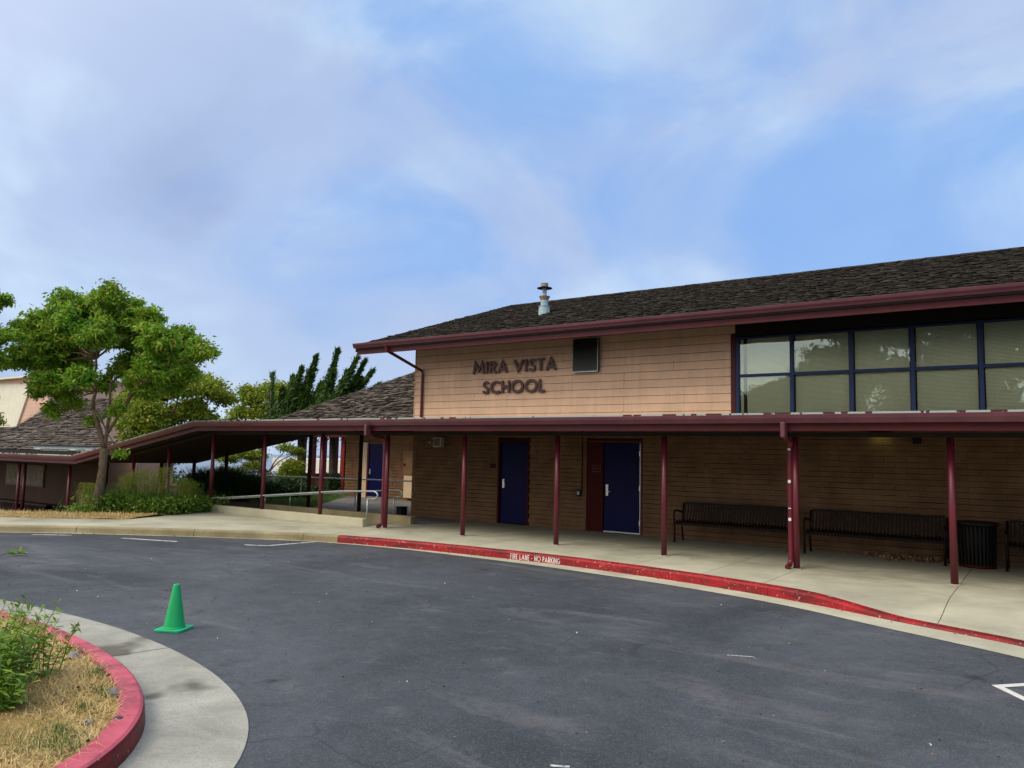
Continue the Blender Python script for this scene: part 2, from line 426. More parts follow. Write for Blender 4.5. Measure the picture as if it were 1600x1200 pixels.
M['turf'] = soil('short_turf', [(0.3, (0.035, 0.06, 0.015)), (0.7, (0.07, 0.12, 0.025))])

def leafmat(name, stops, trans=0.35, rough=0.5):
    m = Mat(name, rough, 0.35)
    col = m.ramp(m.island(), stops)
    col = m.mix(m.ramp(m.noise(0.9, 3, 0.5), [(0.35, 0.0), (0.7, 0.45)]), col, stops[-2][1] if len(stops) > 2 else stops[-1][1])
    m.color(col)
    tr = m.N.new('ShaderNodeBsdfTranslucent'); m.L.new(col, tr.inputs[0])
    ms = m.N.new('ShaderNodeMixShader'); ms.inputs[0].default_value = trans
    m.L.new(m.b.outputs[0], ms.inputs[1]); m.L.new(tr.outputs[0], ms.inputs[2])
    m.L.new(ms.outputs[0], m.N['Material Output'].inputs[0]); return m.m
M['leaf_main'] = leafmat('broad_leaf_green', [(0.0, (0.035, 0.13, 0.012)), (0.40, (0.12, 0.32, 0.022)), (0.75, (0.25, 0.50, 0.03)), (0.93, (0.34, 0.42, 0.035)), (1.0, (0.42, 0.19, 0.04))])
M['leaf_yellow'] = leafmat('yellow_green_leaf', [(0.0, (0.07, 0.16, 0.014)), (0.5, (0.18, 0.30, 0.022)), (0.85, (0.34, 0.38, 0.035)), (1.0, (0.44, 0.32, 0.05))])
M['leaf_juniper'] = leafmat('dark_juniper_scale', [(0.0, (0.012, 0.040, 0.008)), (0.6, (0.035, 0.095, 0.012)), (1.0, (0.14, 0.22, 0.026))], 0.25)
M['leaf_dark'] = leafmat('dark_shrub_leaf', [(0.0, (0.012, 0.035, 0.012)), (0.7, (0.03, 0.075, 0.02)), (1.0, (0.06, 0.11, 0.03))], 0.2)
M['leaf_weed'] = leafmat('weed_leaf', [(0.0, (0.07, 0.17, 0.018)), (0.5, (0.16, 0.31, 0.03)), (0.85, (0.28, 0.43, 0.05)), (1.0, (0.40, 0.44, 0.09))], 0.35)
M['leaf_euc'] = leafmat('grey_green_gum_leaf', [(0.0, (0.05, 0.07, 0.03)), (0.6, (0.09, 0.125, 0.055)), (1.0, (0.16, 0.18, 0.09))], 0.3)
M['straw'] = leafmat('straw_blade', [(0.0, (0.40, 0.25, 0.08)), (0.4, (0.70, 0.50, 0.18)), (0.8, (0.84, 0.66, 0.29)), (0.95, (0.75, 0.66, 0.40)), (1.0, (0.32, 0.34, 0.09))], 0.2)
M['dryleaf'] = leafmat('dry_brown_leaf', [(0.0, (0.07, 0.04, 0.02)), (0.6, (0.20, 0.11, 0.05)), (1.0, (0.34, 0.22, 0.10))], 0.1)
M['grass'] = leafmat('green_grass_blade', [(0.0, (0.03, 0.09, 0.012)), (0.6, (0.07, 0.16, 0.02)), (1.0, (0.16, 0.24, 0.04))], 0.25)
def bark(name, a, b):
    m = Mat(name, 0.9, 0.15)
    m.color(m.ramp(m.noise(9, 7, 0.75, m.mapping((3, 3, 0.8))), [(0.3, a), (0.7, b)]))
    m.bump(m.noise(14, 6, 0.8, m.mapping((3, 3, 0.7))), 0.9, 0.03); return m.m
M['bark'] = bark('brown_bark', (0.07, 0.05, 0.035), (0.25, 0.19, 0.13))
M['bark_dark'] = bark('dark_limb_bark', (0.05, 0.032, 0.022), (0.15, 0.10, 0.07))
M['bark_euc'] = bark('pale_gum_bark', (0.20, 0.14, 0.09), (0.50, 0.40, 0.27))

def shingle_mat(name, stops, lich):
    m = Mat(name, 0.9, 0.2)
    c = m.ramp(m.island(), stops)
    c = m.mix(m.ramp(m.noise(0.6, 6, 0.7), [(0.45, 0.0), (0.75, 0.55)]), c, lich)
    c = m.mix(m.ramp(m.noise(30, 5, 0.8, m.mapping((1, 4, 1))), [(0.35, 0.5), (0.6, 0.0)]), c, (0.015, 0.013, 0.012))
    m.color(c); m.bump(m.noise(60, 4, 0.8), 0.6, 0.01); return m.m
M['shingle_main'] = shingle_mat('weathered_dark_shingle', [(0.0, (0.014, 0.012, 0.012)), (0.55, (0.030, 0.027, 0.025)), (0.9, (0.058, 0.052, 0.045)), (1.0, (0.10, 0.09, 0.075))], (0.034, 0.034, 0.026))
M['shingle_brown'] = shingle_mat('weathered_brown_shingle', [(0.0, (0.06, 0.050, 0.044)), (0.6, (0.13, 0.110, 0.095)), (1.0, (0.26, 0.22, 0.185))], (0.12, 0.11, 0.10))
M['felt'] = paint('roof_felt', (0.02, 0.018, 0.018), 0.1, 0.95, 3.0, streak=False)
def drip():
    m = Mat('peeling_drip_edge', 0.5, 0.4)
    n = m.noise(5.5, 3, 0.5, m.mapping((1.2, 0.3, 0.3)))
    n2 = m.noise(0.35, 2, 0.5, m.mapping((1, 0.2, 0.2)))
    f = m.ramp(m.math('ADD', m.math('MULTIPLY', n, 0.7), m.math('MULTIPLY', n2, 0.45)), [(0.60, (0.34, 0.42, 0.39)), (0.615, (0.06, 0.012, 0.014))], 'CONSTANT')
    m.color(f); return m.m
M['drip'] = drip()
M['water'] = Mat('bay_water', 0.25, 0.5).color((0.10, 0.14, 0.18)).m
def cone_mat(name, c):
    m = Mat(name, 0.45, 0.4)
    b = m.ramp(m.noise(8, 5, 0.6), [(0.3, tuple(x * 0.82 for x in c)), (0.7, c)])
    sc = m.ramp(m.noise(25, 6, 0.7, m.mapping((1, 1, 3))), [(0.55, 0.0), (0.68, 0.6)])
    m.color(m.mix(sc, b, tuple(x * 0.45 + 0.01 for x in c)))
    m.b.inputs['Subsurface Weight'].default_value = 0.0
    return m.m
M['cone'] = cone_mat('green_cone_vinyl', (0.004, 0.40, 0.12))
M['cone_base'] = cone_mat('green_cone_base', (0.01, 0.48, 0.22))
def glass():
    m = bpy.data.materials.new('greenish_coated_glass'); m.use_nodes = True
    N, L = m.node_tree.nodes, m.node_tree.links; N.clear()
    out = N.new('ShaderNodeOutputMaterial'); t = N.new('ShaderNodeBsdfTransparent'); t.inputs[0].default_value = (0.98, 1.0, 0.94, 1)
    g = N.new('ShaderNodeBsdfGlossy'); g.inputs['Roughness'].default_value = 0.015; g.inputs['Color'].default_value = (0.80, 0.95, 0.88, 1)
    geo = N.new('ShaderNodeNewGeometry'); nz = N.new('ShaderNodeTexNoise'); nz.inputs['Scale'].default_value = 1.3; nz.inputs['Detail'].default_value = 1
    L.new(geo.outputs['Position'], nz.inputs['Vector'])
    bp = N.new('ShaderNodeBump'); bp.inputs['Strength'].default_value = 0.25; bp.inputs['Distance'].default_value = 0.02; L.new(nz.outputs['Fac'], bp.inputs['Height']); L.new(bp.outputs[0], g.inputs['Normal'])
    fr = N.new('ShaderNodeFresnel'); fr.inputs['IOR'].default_value = 1.7
    ad = N.new('ShaderNodeMath'); ad.operation = 'ADD'; L.new(fr.outputs[0], ad.inputs[0]); ad.inputs[1].default_value = 0.10
    ms = N.new('ShaderNodeMixShader'); L.new(ad.outputs[0], ms.inputs[0]); L.new(t.outputs[0], ms.inputs[1]); L.new(g.outputs[0], ms.inputs[2]); L.new(ms.outputs[0], out.inputs[0])
    return m
M['glass'] = glass()
M['blind'] = paint('pale_blind_slat', (0.88, 0.88, 0.70), 0.04, 0.6, 2.0, streak=False)
mm = Mat('warm_lamp_lens'); mm.color((0.8, 0.8, 0.5)); mm.b.inputs['Emission Color'].default_value = (0.8, 0.85, 0.3, 1); mm.b.inputs['Emission Strength'].default_value = 0.6
M['lens'] = mm.m

# ------------------------------------------------------------------ curves of the drive
def resample(pts, step):
    """Catmull-Rom through the points, then even steps"""
    P = [Vector((p[0], p[1], 0)) for p in pts]
    P = [P[0] * 2 - P[1]] + P + [P[-1] * 2 - P[-2]]
    out = []
    for i in range(1, len(P) - 2):
        p0, p1, p2, p3 = P[i - 1], P[i], P[i + 1], P[i + 2]
        n = 14
        for k in range(n):
            t = k / n
            out.append(0.5 * ((2 * p1) + (p2 - p0) * t + (2 * p0 - 5 * p1 + 4 * p2 - p3) * t * t + (3 * p1 - p0 - 3 * p2 + p3) * t ** 3))
    out.append(P[-2])
    res = [out[0]]; acc = 0
    for a, b in zip(out[:-1], out[1:]):
        acc += (b - a).length
        if acc >= step: res.append(b); acc = 0
    if (res[-1] - out[-1]).length > 1e-3: res.append(out[-1])
    return [(p.x, p.y) for p in res]
def offset(pl, d):
    """positive d to the left of travel"""
    out = []
    for i, p in enumerate(pl):
        a = Vector(pl[max(i - 1, 0)]); b = Vector(pl[min(i + 1, len(pl) - 1)]); t = (b - a).normalized(); n = Vector((-t.y, t.x))
        dd = d(p) if callable(d) else d
        out.append((p[0] + n.x * dd, p[1] + n.y * dd))
    return out
KPTS = [(-60, -26), (-45, -15.5), (-30, -3.0), (-24, 2.75), (-21, 5.5), (-18.75, 7.5), (-17.4, 8.55), (-15.25, 9.88), (-13.4, 10.85), (-12.28, 11.28), (-10.6, 11.58), (-8.93, 11.70), (-7.23, 11.74), (-5.78, 11.62),
        (-4.5, 11.42), (-3.31, 11.13), (-2.37, 10.80), (-1.61, 10.46), (-0.89, 10.18), (-0.28, 9.92), (1, 9.25), (3, 8.0), (6, 6.0), (10, 3.0), (16, -2), (30, -14)]
K = resample(KPTS, 0.18)
def sm(a, b, x):
    t = min(1, max(0, (x - a) / (b - a))); return t * t * (3 - 2 * t)
RD = -0.15
def kerb_h(x):   # top of the kerb: dropped towards the right
    return -0.105 * sm(-2.9, -1.35, x)
def ky(x, pl=None):
    pl = pl or K
    for a, b in zip(pl[:-1], pl[1:]):
        if a[0] <= x <= b[0]:
            return a[1] + (b[1] - a[1]) * (x - a[0]) / max(1e-9, b[0] - a[0])
    return pl[-1][1]

# ------------------------------------------------------------------ terrain, water, asphalt
def dl(x, y): return (x + 18.4) * -0.585 + (y - 10.1) * 0.81
def lines(c, dense, far, step, grow=1.22):
    a = [c]; s = step
    while a[-1] < far[1]:
        if a[-1] > dense[1]: s *= grow
        a.append(a[-1] + s)
    b = [c]; s = step
    while b[-1] > far[0]:
        if b[-1] < dense[0]: s *= grow
        b.append(b[-1] - s)
    return sorted(set(b + a))
def terrain_z(x, y):
    D = max(dl(x, y), min(y - 12.5, -12.75 - x))
    z = -0.2 - 0.8 * sm(0.0, 1.0, D)
    z -= 0.16 * max(0, y - 34) + 0.14 * max(0, -x - 66 + min(0, 0.3 * y))
    return max(z, -75)
xs = lines(-20, (-45, 10), (-700, 500), 0.5); ys = lines(12, (-5, 32), (-500, 900), 0.5)
V = np.array([(x, y, terrain_z(x, y)) for y in ys for x in xs]); nx = len(xs)
F = np.array([(j * nx + i, j * nx + i + 1, (j + 1) * nx + i + 1, (j + 1) * nx + i) for j in range(len(ys) - 1) for i in range(nx - 1)])
tag(fastmesh('ground', V, F, M['hill']), kind='structure')
MB().add([(-9000, -9000, -66), (9000, -9000, -66), (9000, 14000, -66), (-9000, 14000, -66)], [(0, 1, 2, 3)]).build('bay_water', M['water']).__setitem__('kind', 'structure')
poly = [p for p in K] + [(40, -30), (40, -60), (-60, -60)]
tag(MB().add([(p[0], p[1], RD) for p in poly], [tuple(range(len(poly)))[::-1]]).build('asphalt_drive', M['asphalt']), kind='structure')
bpy.data.objects['asphalt_drive'].data.flip_normals()

# ------------------------------------------------------------------ kerb in cast lengths
def strip(pl, prof, zf=None, mi=None):
    """sweep a profile (offset to the left of travel, z) along a polyline"""
    m = MB(); rows = []
    for i, p in enumerate(pl):
        a = Vector(pl[max(i - 1, 0)]); b = Vector(pl[min(i + 1, len(pl) - 1)]); t = (b - a).normalized(); n = Vector((-t.y, t.x))
        row = []
        for (d, z, top) in prof:
            zz = z + (zf(p[0]) if (zf and top) else 0)
            row.append(len(m.v)); m.v.append((p[0] + n.x * d, p[1] + n.y * d, zz))
        rows.append(row)
    k = len(prof)
    for a, b in zip(rows[:-1], rows[1:]):
        for j in range(k - 1):
            m.f.append((a[j], b[j], b[j + 1], a[j + 1])); m.m.append(mi[j] if mi else 0)
    m.f.append(tuple(rows[0])); m.m.append(0); m.f.append(tuple(rows[-1][::-1])); m.m.append(0)
    return m
kerb = thing('kerb', (-12, 11.3, RD), kind='structure')
cuts = [-60, -45, -30, -26.5, -23, -20.6, -19.2, -17.43, -15.2, -13.0, -12.22, -10.4, -8.55, -6.75, -4.95, -3.3, -1.55, 0.4, 2.4, 4.6, 7, 10, 16, 30]
for a, b in zip(cuts[:-1], cuts[1:]):
    seg = [(x, y) for x, y in K if a + 0.012 < x < b - 0.012]
    gp = 0.006 if a < -12.4 else 0.0025
    seg = [(a + gp, ky(a + gp))] + seg + [(b - gp, ky(b - gp))]
    red = a > -12.3
    g = 0.0 if a > -60 else 0
    m = strip(seg, [(-0.012, RD - 0.1, False), (0.0, 0.0 - 0.03, True), (0.012, -0.006, True), (0.03, 0.002, True), (0.155, 0.003, True), (0.155, RD - 0.1, False)], kerb_h, [0, 0, 0, 0, 0])
    o = m.build('kerb_length', M['redk'] if red else M['kerbc'], kerb)
    if red and -13 < a < -12: o['label'] = 'red painted kerb length'
# concrete gutter edge in front of the kerb
gw = lambda p: -(0.05 if p[0] < -12.4 else 0.07 + 0.30 * sm(-12.4, -5.5, p[0]) + 0.12 * sm(-3, 0, p[0]))
go = offset(K, gw)
m = MB()
for i in range(len(K) - 1):
    a, b, c, d = K[i], K[i + 1], go[i + 1], go[i]
    m.add([(d[0], d[1], RD + 0.006), (c[0], c[1], RD + 0.006), (b[0], b[1], RD + 0.012), (a[0], a[1], RD + 0.012)], [(0, 1, 2, 3)])
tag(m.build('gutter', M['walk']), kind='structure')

# ------------------------------------------------------------------ pavement slabs
walk = thing('pavement', (-8, 14, 0), kind='structure')
KI = offset(K, 0.158)
WALL = 16.3
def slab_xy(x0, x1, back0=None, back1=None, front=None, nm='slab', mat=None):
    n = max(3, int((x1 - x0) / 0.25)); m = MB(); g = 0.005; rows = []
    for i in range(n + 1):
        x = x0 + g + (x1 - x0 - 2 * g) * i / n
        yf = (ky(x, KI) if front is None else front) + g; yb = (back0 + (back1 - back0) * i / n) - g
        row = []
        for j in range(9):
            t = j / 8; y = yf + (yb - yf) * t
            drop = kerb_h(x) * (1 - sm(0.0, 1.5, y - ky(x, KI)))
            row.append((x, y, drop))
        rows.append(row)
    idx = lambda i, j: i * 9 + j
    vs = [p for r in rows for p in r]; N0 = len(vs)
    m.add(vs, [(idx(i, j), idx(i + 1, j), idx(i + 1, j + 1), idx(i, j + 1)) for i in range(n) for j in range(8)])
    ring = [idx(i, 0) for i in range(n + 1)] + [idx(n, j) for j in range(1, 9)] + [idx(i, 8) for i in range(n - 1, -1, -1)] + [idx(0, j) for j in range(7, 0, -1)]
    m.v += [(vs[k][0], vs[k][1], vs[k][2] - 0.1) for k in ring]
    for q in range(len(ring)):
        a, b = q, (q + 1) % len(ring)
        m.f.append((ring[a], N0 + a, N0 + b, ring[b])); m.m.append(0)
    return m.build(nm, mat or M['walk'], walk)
xc = [-12.58, -10.29, -9.2, -8.0, -5.71, -4.45, -3.42, -1.13, 1.16, 3.45, 5.74, 9.0]
for a, b in zip(xc[:-1], xc[1:]):
    if a >= -3.5:
        slab_xy(a, b, 12.87, 12.87); slab_xy(a, b, WALL, WALL, 12.87)
    else:
        slab_xy(a, b, WALL, WALL)
def prism_slab(poly, z1=0.0, mat='walk', name='slab', z0=-0.12, parent=walk):
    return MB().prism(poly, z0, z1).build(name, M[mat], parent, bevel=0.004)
prism_slab([(-14.9, ky(-14.9, KI) + .005)] + [(x, y) for x, y in KI if -14.9 < x < -12.59] + [(-12.59, ky(-12.59, KI) + .005), (-12.59, 14.5), (-13.35, 14.5), (-13.35, 13.02), (-14.9, 13.02)])
prism_slab([(-17.0, ky(-17.0, KI) + .005)] + [(x, y) for x, y in KI if -17.0 < x < -14.91] + [(-14.91, ky(-14.91, KI) + .005), (-14.91, 13.02), (-17.0, 13.02)])
prism_slab([(-18.45, 10.12), (-18.9, 9.79), (-18.9, ky(-18.9, KI) + .02)] + [(x, y) for x, y in KI if -18.88 < x < -17.01] + [(-17.01, ky(-17.01, KI) + .005), (-17.01, 13.02), (-19.25, 13.02)])
bline = lambda x: 10.12 + (x + 18.45) * 0.735
for a, b in ((-21.5, -18.91), (-24.5, -21.51), (-28, -24.51), (-34, -28.01), (-45, -34.01)):
    top = [(b, bline(b) if b < -18.95 else 9.78), (a, bline(a))]
    prism_slab([(a, ky(a, KI))] + [(x, y) for x, y in KI if a < x < b] + [(b, ky(b, KI))] + top)

# ramp, its low walls and the yard behind
tag(MB().add([(-13.35, 13.22, 0.0), (-13.35, 14.32, 0.0), (-26, 14.32, -1.0), (-26, 13.22, -1.0), (-40, 14.6, -1.0), (-40, 13.22, -1.0)], [(0, 1, 2, 3), (3, 2, 4, 5)]).build('ramp', M['yardc']), kind='structure')
bpy.data.objects['ramp'].data.flip_normals()
MBx = MB().prism([(-19.4, 13.03), (-13.28, 13.03), (-13.28, 13.2), (-19.4, 13.2)], -1.1, 0.19)
MBx.hexa([(-26, 13.03, -1.2), (-19.41, 13.03, -1.2), (-19.41, 13.2, -1.2), (-26, 13.2, -1.2), (-26, 13.03, -0.6), (-19.41, 13.03, 0.05), (-19.41, 13.2, 0.05), (-26, 13.2, -0.6)])
tag(MBx.build('low_ramp_wall', M['rampc'], bevel=0.012), 'low pale concrete kerb wall along the front of the ramp', 'low wall')
tag(MB().prism([(-18.8, 14.33), (-12.95, 14.33), (-12.95, 14.52), (-18.8, 14.52)], -1.1, 0.19).build('low_ramp_wall', M['kerbc'], bevel=0.012), 'low grey concrete kerb wall along the far side of the ramp', 'low wall')
tag(MB().prism([(-25.5, 14.53), (-12.59, 14.53), (-12.59, 26), (-40, 26), (-33, 20)], -1.2, -0.012).build('planting_bed', M['mulch']), kind='structure')
tag(MB().prism([(-12.59, 14.56), (-16.7, 14.56), (-19.6, 17.0), (-22.0, 20.2), (-30, 24.5), (-30, 25.5), (-12.59, 25.5)], -0.2, -0.004).build('courtyard_path', M['yardc']), kind='structure')

# lawn bank on the left
ss = np.arange(0, 46, 0.3); dd = np.concatenate([np.arange(0, 4.2, 0.15), [5, 6.5]])
ux, uy = -0.81, -0.585
V = []
for d in dd:
    for s in ss:
        s2 = s - 0.34 * min(d, 2.8); x = -18.42 + ux * s2 - 0.585 * d; y = 10.14 + uy * s2 + 0.81 * d
        V.append((x, y, 0.0 + 0.045 * sm(0, 0.5, d) - 1.0 * sm(0.9, 3.3, d) + 0.02 * math.sin(x * 5.1) * math.sin(y * 4.3)))
n = len(ss)
F = np.array([(j * n + i, (j + 1) * n + i, (j + 1) * n + i + 1, j * n + i + 1) for j in range(len(dd) - 1) for i in range(n - 1)])
tag(fastmesh('lawn', np.array(V), F[:, ::-1], M['straw_soil']), kind='structure')
def lawn_pt(s, d):
    s2 = s - 0.34 * min(d, 2.8)
    return (-18.42 + ux * s2 - 0.585 * d, 10.14 + uy * s2 + 0.81 * d, 0.045 * sm(0, 0.5, d) - 1.0 * sm(0.9, 3.3, d))

# ------------------------------------------------------------------ foliage tools
def blades(name, base, length, width, mat, parent=None, seed=0, lean=0.5, curl=0.5, flat=False):
    """curved grass blades: 2 quads each; base (n,3)"""
    g = np.random.default_rng(seed); n = len(base); base = np.array(base, float)
    Ls = length * g.uniform(0.5, 1.25, n); az = g.uniform(0, 2 * np.pi, n)
    d = np.stack([np.cos(az), np.sin(az), np.zeros(n)], 1); sd = np.stack([-np.sin(az), np.cos(az), np.zeros(n)], 1)
    ln = g.uniform(0.1, 1, n) * lean
    up = np.array([0, 0, 1.0])
    if flat:
        mid = base + d * (Ls * 0.5)[:, None] + up * (g.uniform(0.002, 0.05, n))[:, None]; tip = base + d * Ls[:, None] + up * (g.uniform(-0.01, 0.03, n))[:, None]
    else:
        mid = base + d * (Ls * 0.5 * ln)[:, None] + up * (Ls * 0.55)[:, None]
        tip = mid + d * (Ls * (0.3 * ln + curl * g.uniform(0, 0.6, n)))[:, None] + up * (Ls * (0.45 - 0.5 * curl * g.uniform(0, 1, n)))[:, None]
    w = (width * g.uniform(0.6, 1.2, n))[:, None]
    V = np.stack([base - sd * w, base + sd * w, mid + sd * w * 0.8, mid - sd * w * 0.8, tip + sd * w * 0.1, tip - sd * w * 0.1], 1).reshape(-1, 3)
    o = np.arange(n)[:, None] * 6
    F = np.concatenate([o + np.array([0, 1, 2, 3]), o + np.array([3, 2, 4, 5])], 0)
    return fastmesh(name, V, F, mat, parent)
def leaves(name, C, length, width, mat, parent=None, seed=0, droop=0.5, outward=None):
    g = np.random.default_rng(seed); n = len(C); C = np.array(C)
    az = g.uniform(0, 2 * np.pi, n); el = g.normal(-droop * 0.6, 0.55, n)
    d = np.stack([np.cos(az) * np.cos(el), np.sin(az) * np.cos(el), np.sin(el)], 1)
    r = g.normal(size=(n, 3)); r[:, 2] *= 0.6
    s = np.cross(d, r); s /= np.linalg.norm(s, axis=1)[:, None] + 1e-9
    L = (length * g.uniform(0.6, 1.3, n))[:, None]; W = (width * g.uniform(0.7, 1.2, n))[:, None]
    nn = np.cross(d, s)
    V = np.stack([C, C + d * L * 0.45 + s * W + nn * W * 0.3, C + d * L, C + d * L * 0.45 - s * W + nn * W * 0.3], 1).reshape(-1, 3)
    F = np.arange(n * 4).reshape(n, 4)
    return fastmesh(name, V, F, mat, parent)
def crown_pts(clumps, n, seed, tips_per=26, spread=0.16, shell=0.55, flat=0.55):
    """leaf positions: each clump is a cloud of twig tips near its surface, each tip a tuft of leaves"""
    g = np.random.default_rng(seed)
    vol = np.array([c[3] * c[4] * c[5] for c in clumps]) ** 0.7; vol /= vol.sum()
    out = []; tips = []
    for c, w in zip(clumps, vol):
        k = max(6, int(tips_per * len(clumps) * w))
        v = g.normal(size=(k, 3)); v /= np.linalg.norm(v, axis=1)[:, None]
        v[:, 2] = np.where(v[:, 2] < -0.4, v[:, 2] * 0.6, v[:, 2])
        rr = (shell + (1 - shell) * g.uniform(0, 1, k) ** 0.7) * g.uniform(0.7, 1.12, k)
        t = np.array(c[:3]) + v * rr[:, None] * np.array(c[3:6])
        tips.append(t)
        per = max(3, int(n * w / k))
        q = np.repeat(t, per, 0) + g.normal(size=(k * per, 3)) * np.array([spread, spread, spread * flat])
        out.append(q)
    return np.concatenate(out), np.concatenate(tips)
def limb(m, a, b, r0, r1, seed, wob=0.12, n=6):
    g = random.Random(seed); a, b = Vector(a), Vector(b); L = (b - a).length; pts = []; rs = []
    for i in range(n + 1):
        t = i / n; p = a.lerp(b, t); k = math.sin(math.pi * t)
        p += Vector((g.uniform(-1, 1), g.uniform(-1, 1), g.uniform(-0.6, 1))) * wob * L * 0.35 * k
        pts.append(p); rs.append(r0 + (r1 - r0) * t)
    m.tube(pts, rs, 7); return pts
def tree(name, base, fork, clumps, n, leafL, leafW, leafm, barkm, label, group=None, r=0.12, seed=1, trunk_pts=None, spread=0.16, tips_per=26, droop=0.5, twigs=True, shell=0.55):
    t = thing(name, base, label, 'tree', group)
    m = MB()
    tp = trunk_pts or [base, Vector(base).lerp(Vector(fork), 0.5) + Vector((0.03, 0, 0)), fork]
    k = len(tp); m.tube(tp, [r * (1.25 - 0.5 * i / (k - 1)) for i in range(k)], 12)
    f = Vector(tp[-1])
    for i, c in enumerate(clumps):
        cc = Vector(c[:3]); limb(m, f, f.lerp(cc, 0.92), r * 0.42, r * 0.10, seed * 31 + i)
    P, T = crown_pts(clumps, n, seed, tips_per, spread, shell)
    if twigs:
        g = random.Random(seed)
        for q in T[::3]:
            c = min(clumps, key=lambda c: (c[0] - q[0]) ** 2 + (c[1] - q[1]) ** 2 + (c[2] - q[2]) ** 2)
            m.tube([Vector(c[:3]), (Vector(c[:3]) + Vector(q)) / 2 + Vector((0, 0, -0.04)), Vector(q)], [r * 0.09, r * 0.06, r * 0.03], 4, cap=False)
    m.build('trunk', barkm, t, smooth=True)
    leaves('crown', P, leafL, leafW, leafm, t, seed, droop)
    return t
def cl(px, py, depth, rpx, dz=1.0, dd=0.0, ry=1.0):
    """a clump of radius rpx pixels at that depth"""
    p = atd(px, py, depth + dd); r = rpx / 1200 * (depth + dd)
    return (p.x, p.y, p.z, r, r * ry, r * dz)

# ------------------------------------------------------------------ the school hall
hall = thing('school_building', (-3, 20, 0), 'tan school hall with dark shingle roof, blue doors and a high band of windows', 'building')
XL, XR = -14.74, 9.0
# backing walls
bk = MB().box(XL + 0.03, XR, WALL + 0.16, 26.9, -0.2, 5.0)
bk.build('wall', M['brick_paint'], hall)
sw = MB().box(XL + 0.0, XL + 0.028, WALL + 0.07, 26.9, -0.1, 4.95); sw.build('side_wall', M['siding'], hall)
# lower wall: painted brick courses around the door openings
doors = [(-11.76, -10.78), (-9.13, -7.66)]
cz = 0.106; g = np.random.default_rng(5); m = MB()
row = 0; z = -0.13
while z < 2.62:
    x = XL + (0 if row % 2 else -0.2)
    while x < XR:
        x2 = x + 0.398; a, b = max(x, XL), min(x2, XR)
        segs = [(a, b)]
        if z < 2.13:
            for d0, d1 in doors:
                ns = []
                for (p, q) in segs:
                    if q <= d0 or p >= d1: ns.append((p, q))
                    else:
                        if p < d0: ns.append((p, d0))
                        if q > d1: ns.append((d1, q))
                segs = ns
        for p, q in segs:
            if q - p < 0.02: continue
            dy = g.uniform(-0.003, 0.003); e = [g.uniform(-0.0035, 0.0035) for _ in range(4)]
            hg = 0.0008 if g.uniform() < .8 else .002
            m.hexa([(p + hg, WALL + dy, z + .004 + e[0]), (q - hg, WALL + dy, z + .004 + e[1]), (q - hg, WALL + .159, z + .003), (p + hg, WALL + .159, z + .003),
                    (p + hg, WALL + dy + .003, z + cz - .003 + e[2]), (q - hg, WALL + dy + .003, z + cz - .003 + e[3]), (q - hg, WALL + .159, z + cz - .002), (p + hg, WALL + .159, z + cz - .002)])
        x = x2
    z += cz; row += 1
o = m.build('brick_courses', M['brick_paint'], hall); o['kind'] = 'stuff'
# upper wall boards
WX0, WX1 = -5.58, 6.2
z = 2.63; row = 0; bh = 0.186
joints = {0: [-11.2], 1: [-8.15], 2: [-8.15], 3: [-12.6], 4: [-8.15, -10.9], 5: [-8.15], 6: [-6.9], 7: [-8.15], 8: [-11.7], 9: [-8.15]}
while z < 4.93:
    xsj = [XL] + joints.get(row, [-9.5]) + [WX0 if z < 4.40 else WX1]
    xsj = sorted(xsj)
    for a, b in zip(xsj[:-1], xsj[1:]):
        MB().hexa([(a + .002, WALL - .003, z + .004), (b - .002, WALL - .003, z + .004), (b - .002, WALL + .05, z + .004), (a + .002, WALL + .05, z + .004),
                   (a + .002, WALL + .004, z + bh - .004), (b - .002, WALL + .004, z + bh - .004), (b - .002, WALL + .05, z + bh - .004), (a + .002, WALL + .05, z + bh - .004)]).build('board', M['siding'], hall, bevel=0.003)
    z += bh; row += 1
MB().box(XL - 0.0, XL + 0.02, WALL - 0.014, WALL + 0.06, 2.62, 4.95).build('corner_board', M['siding'], hall)

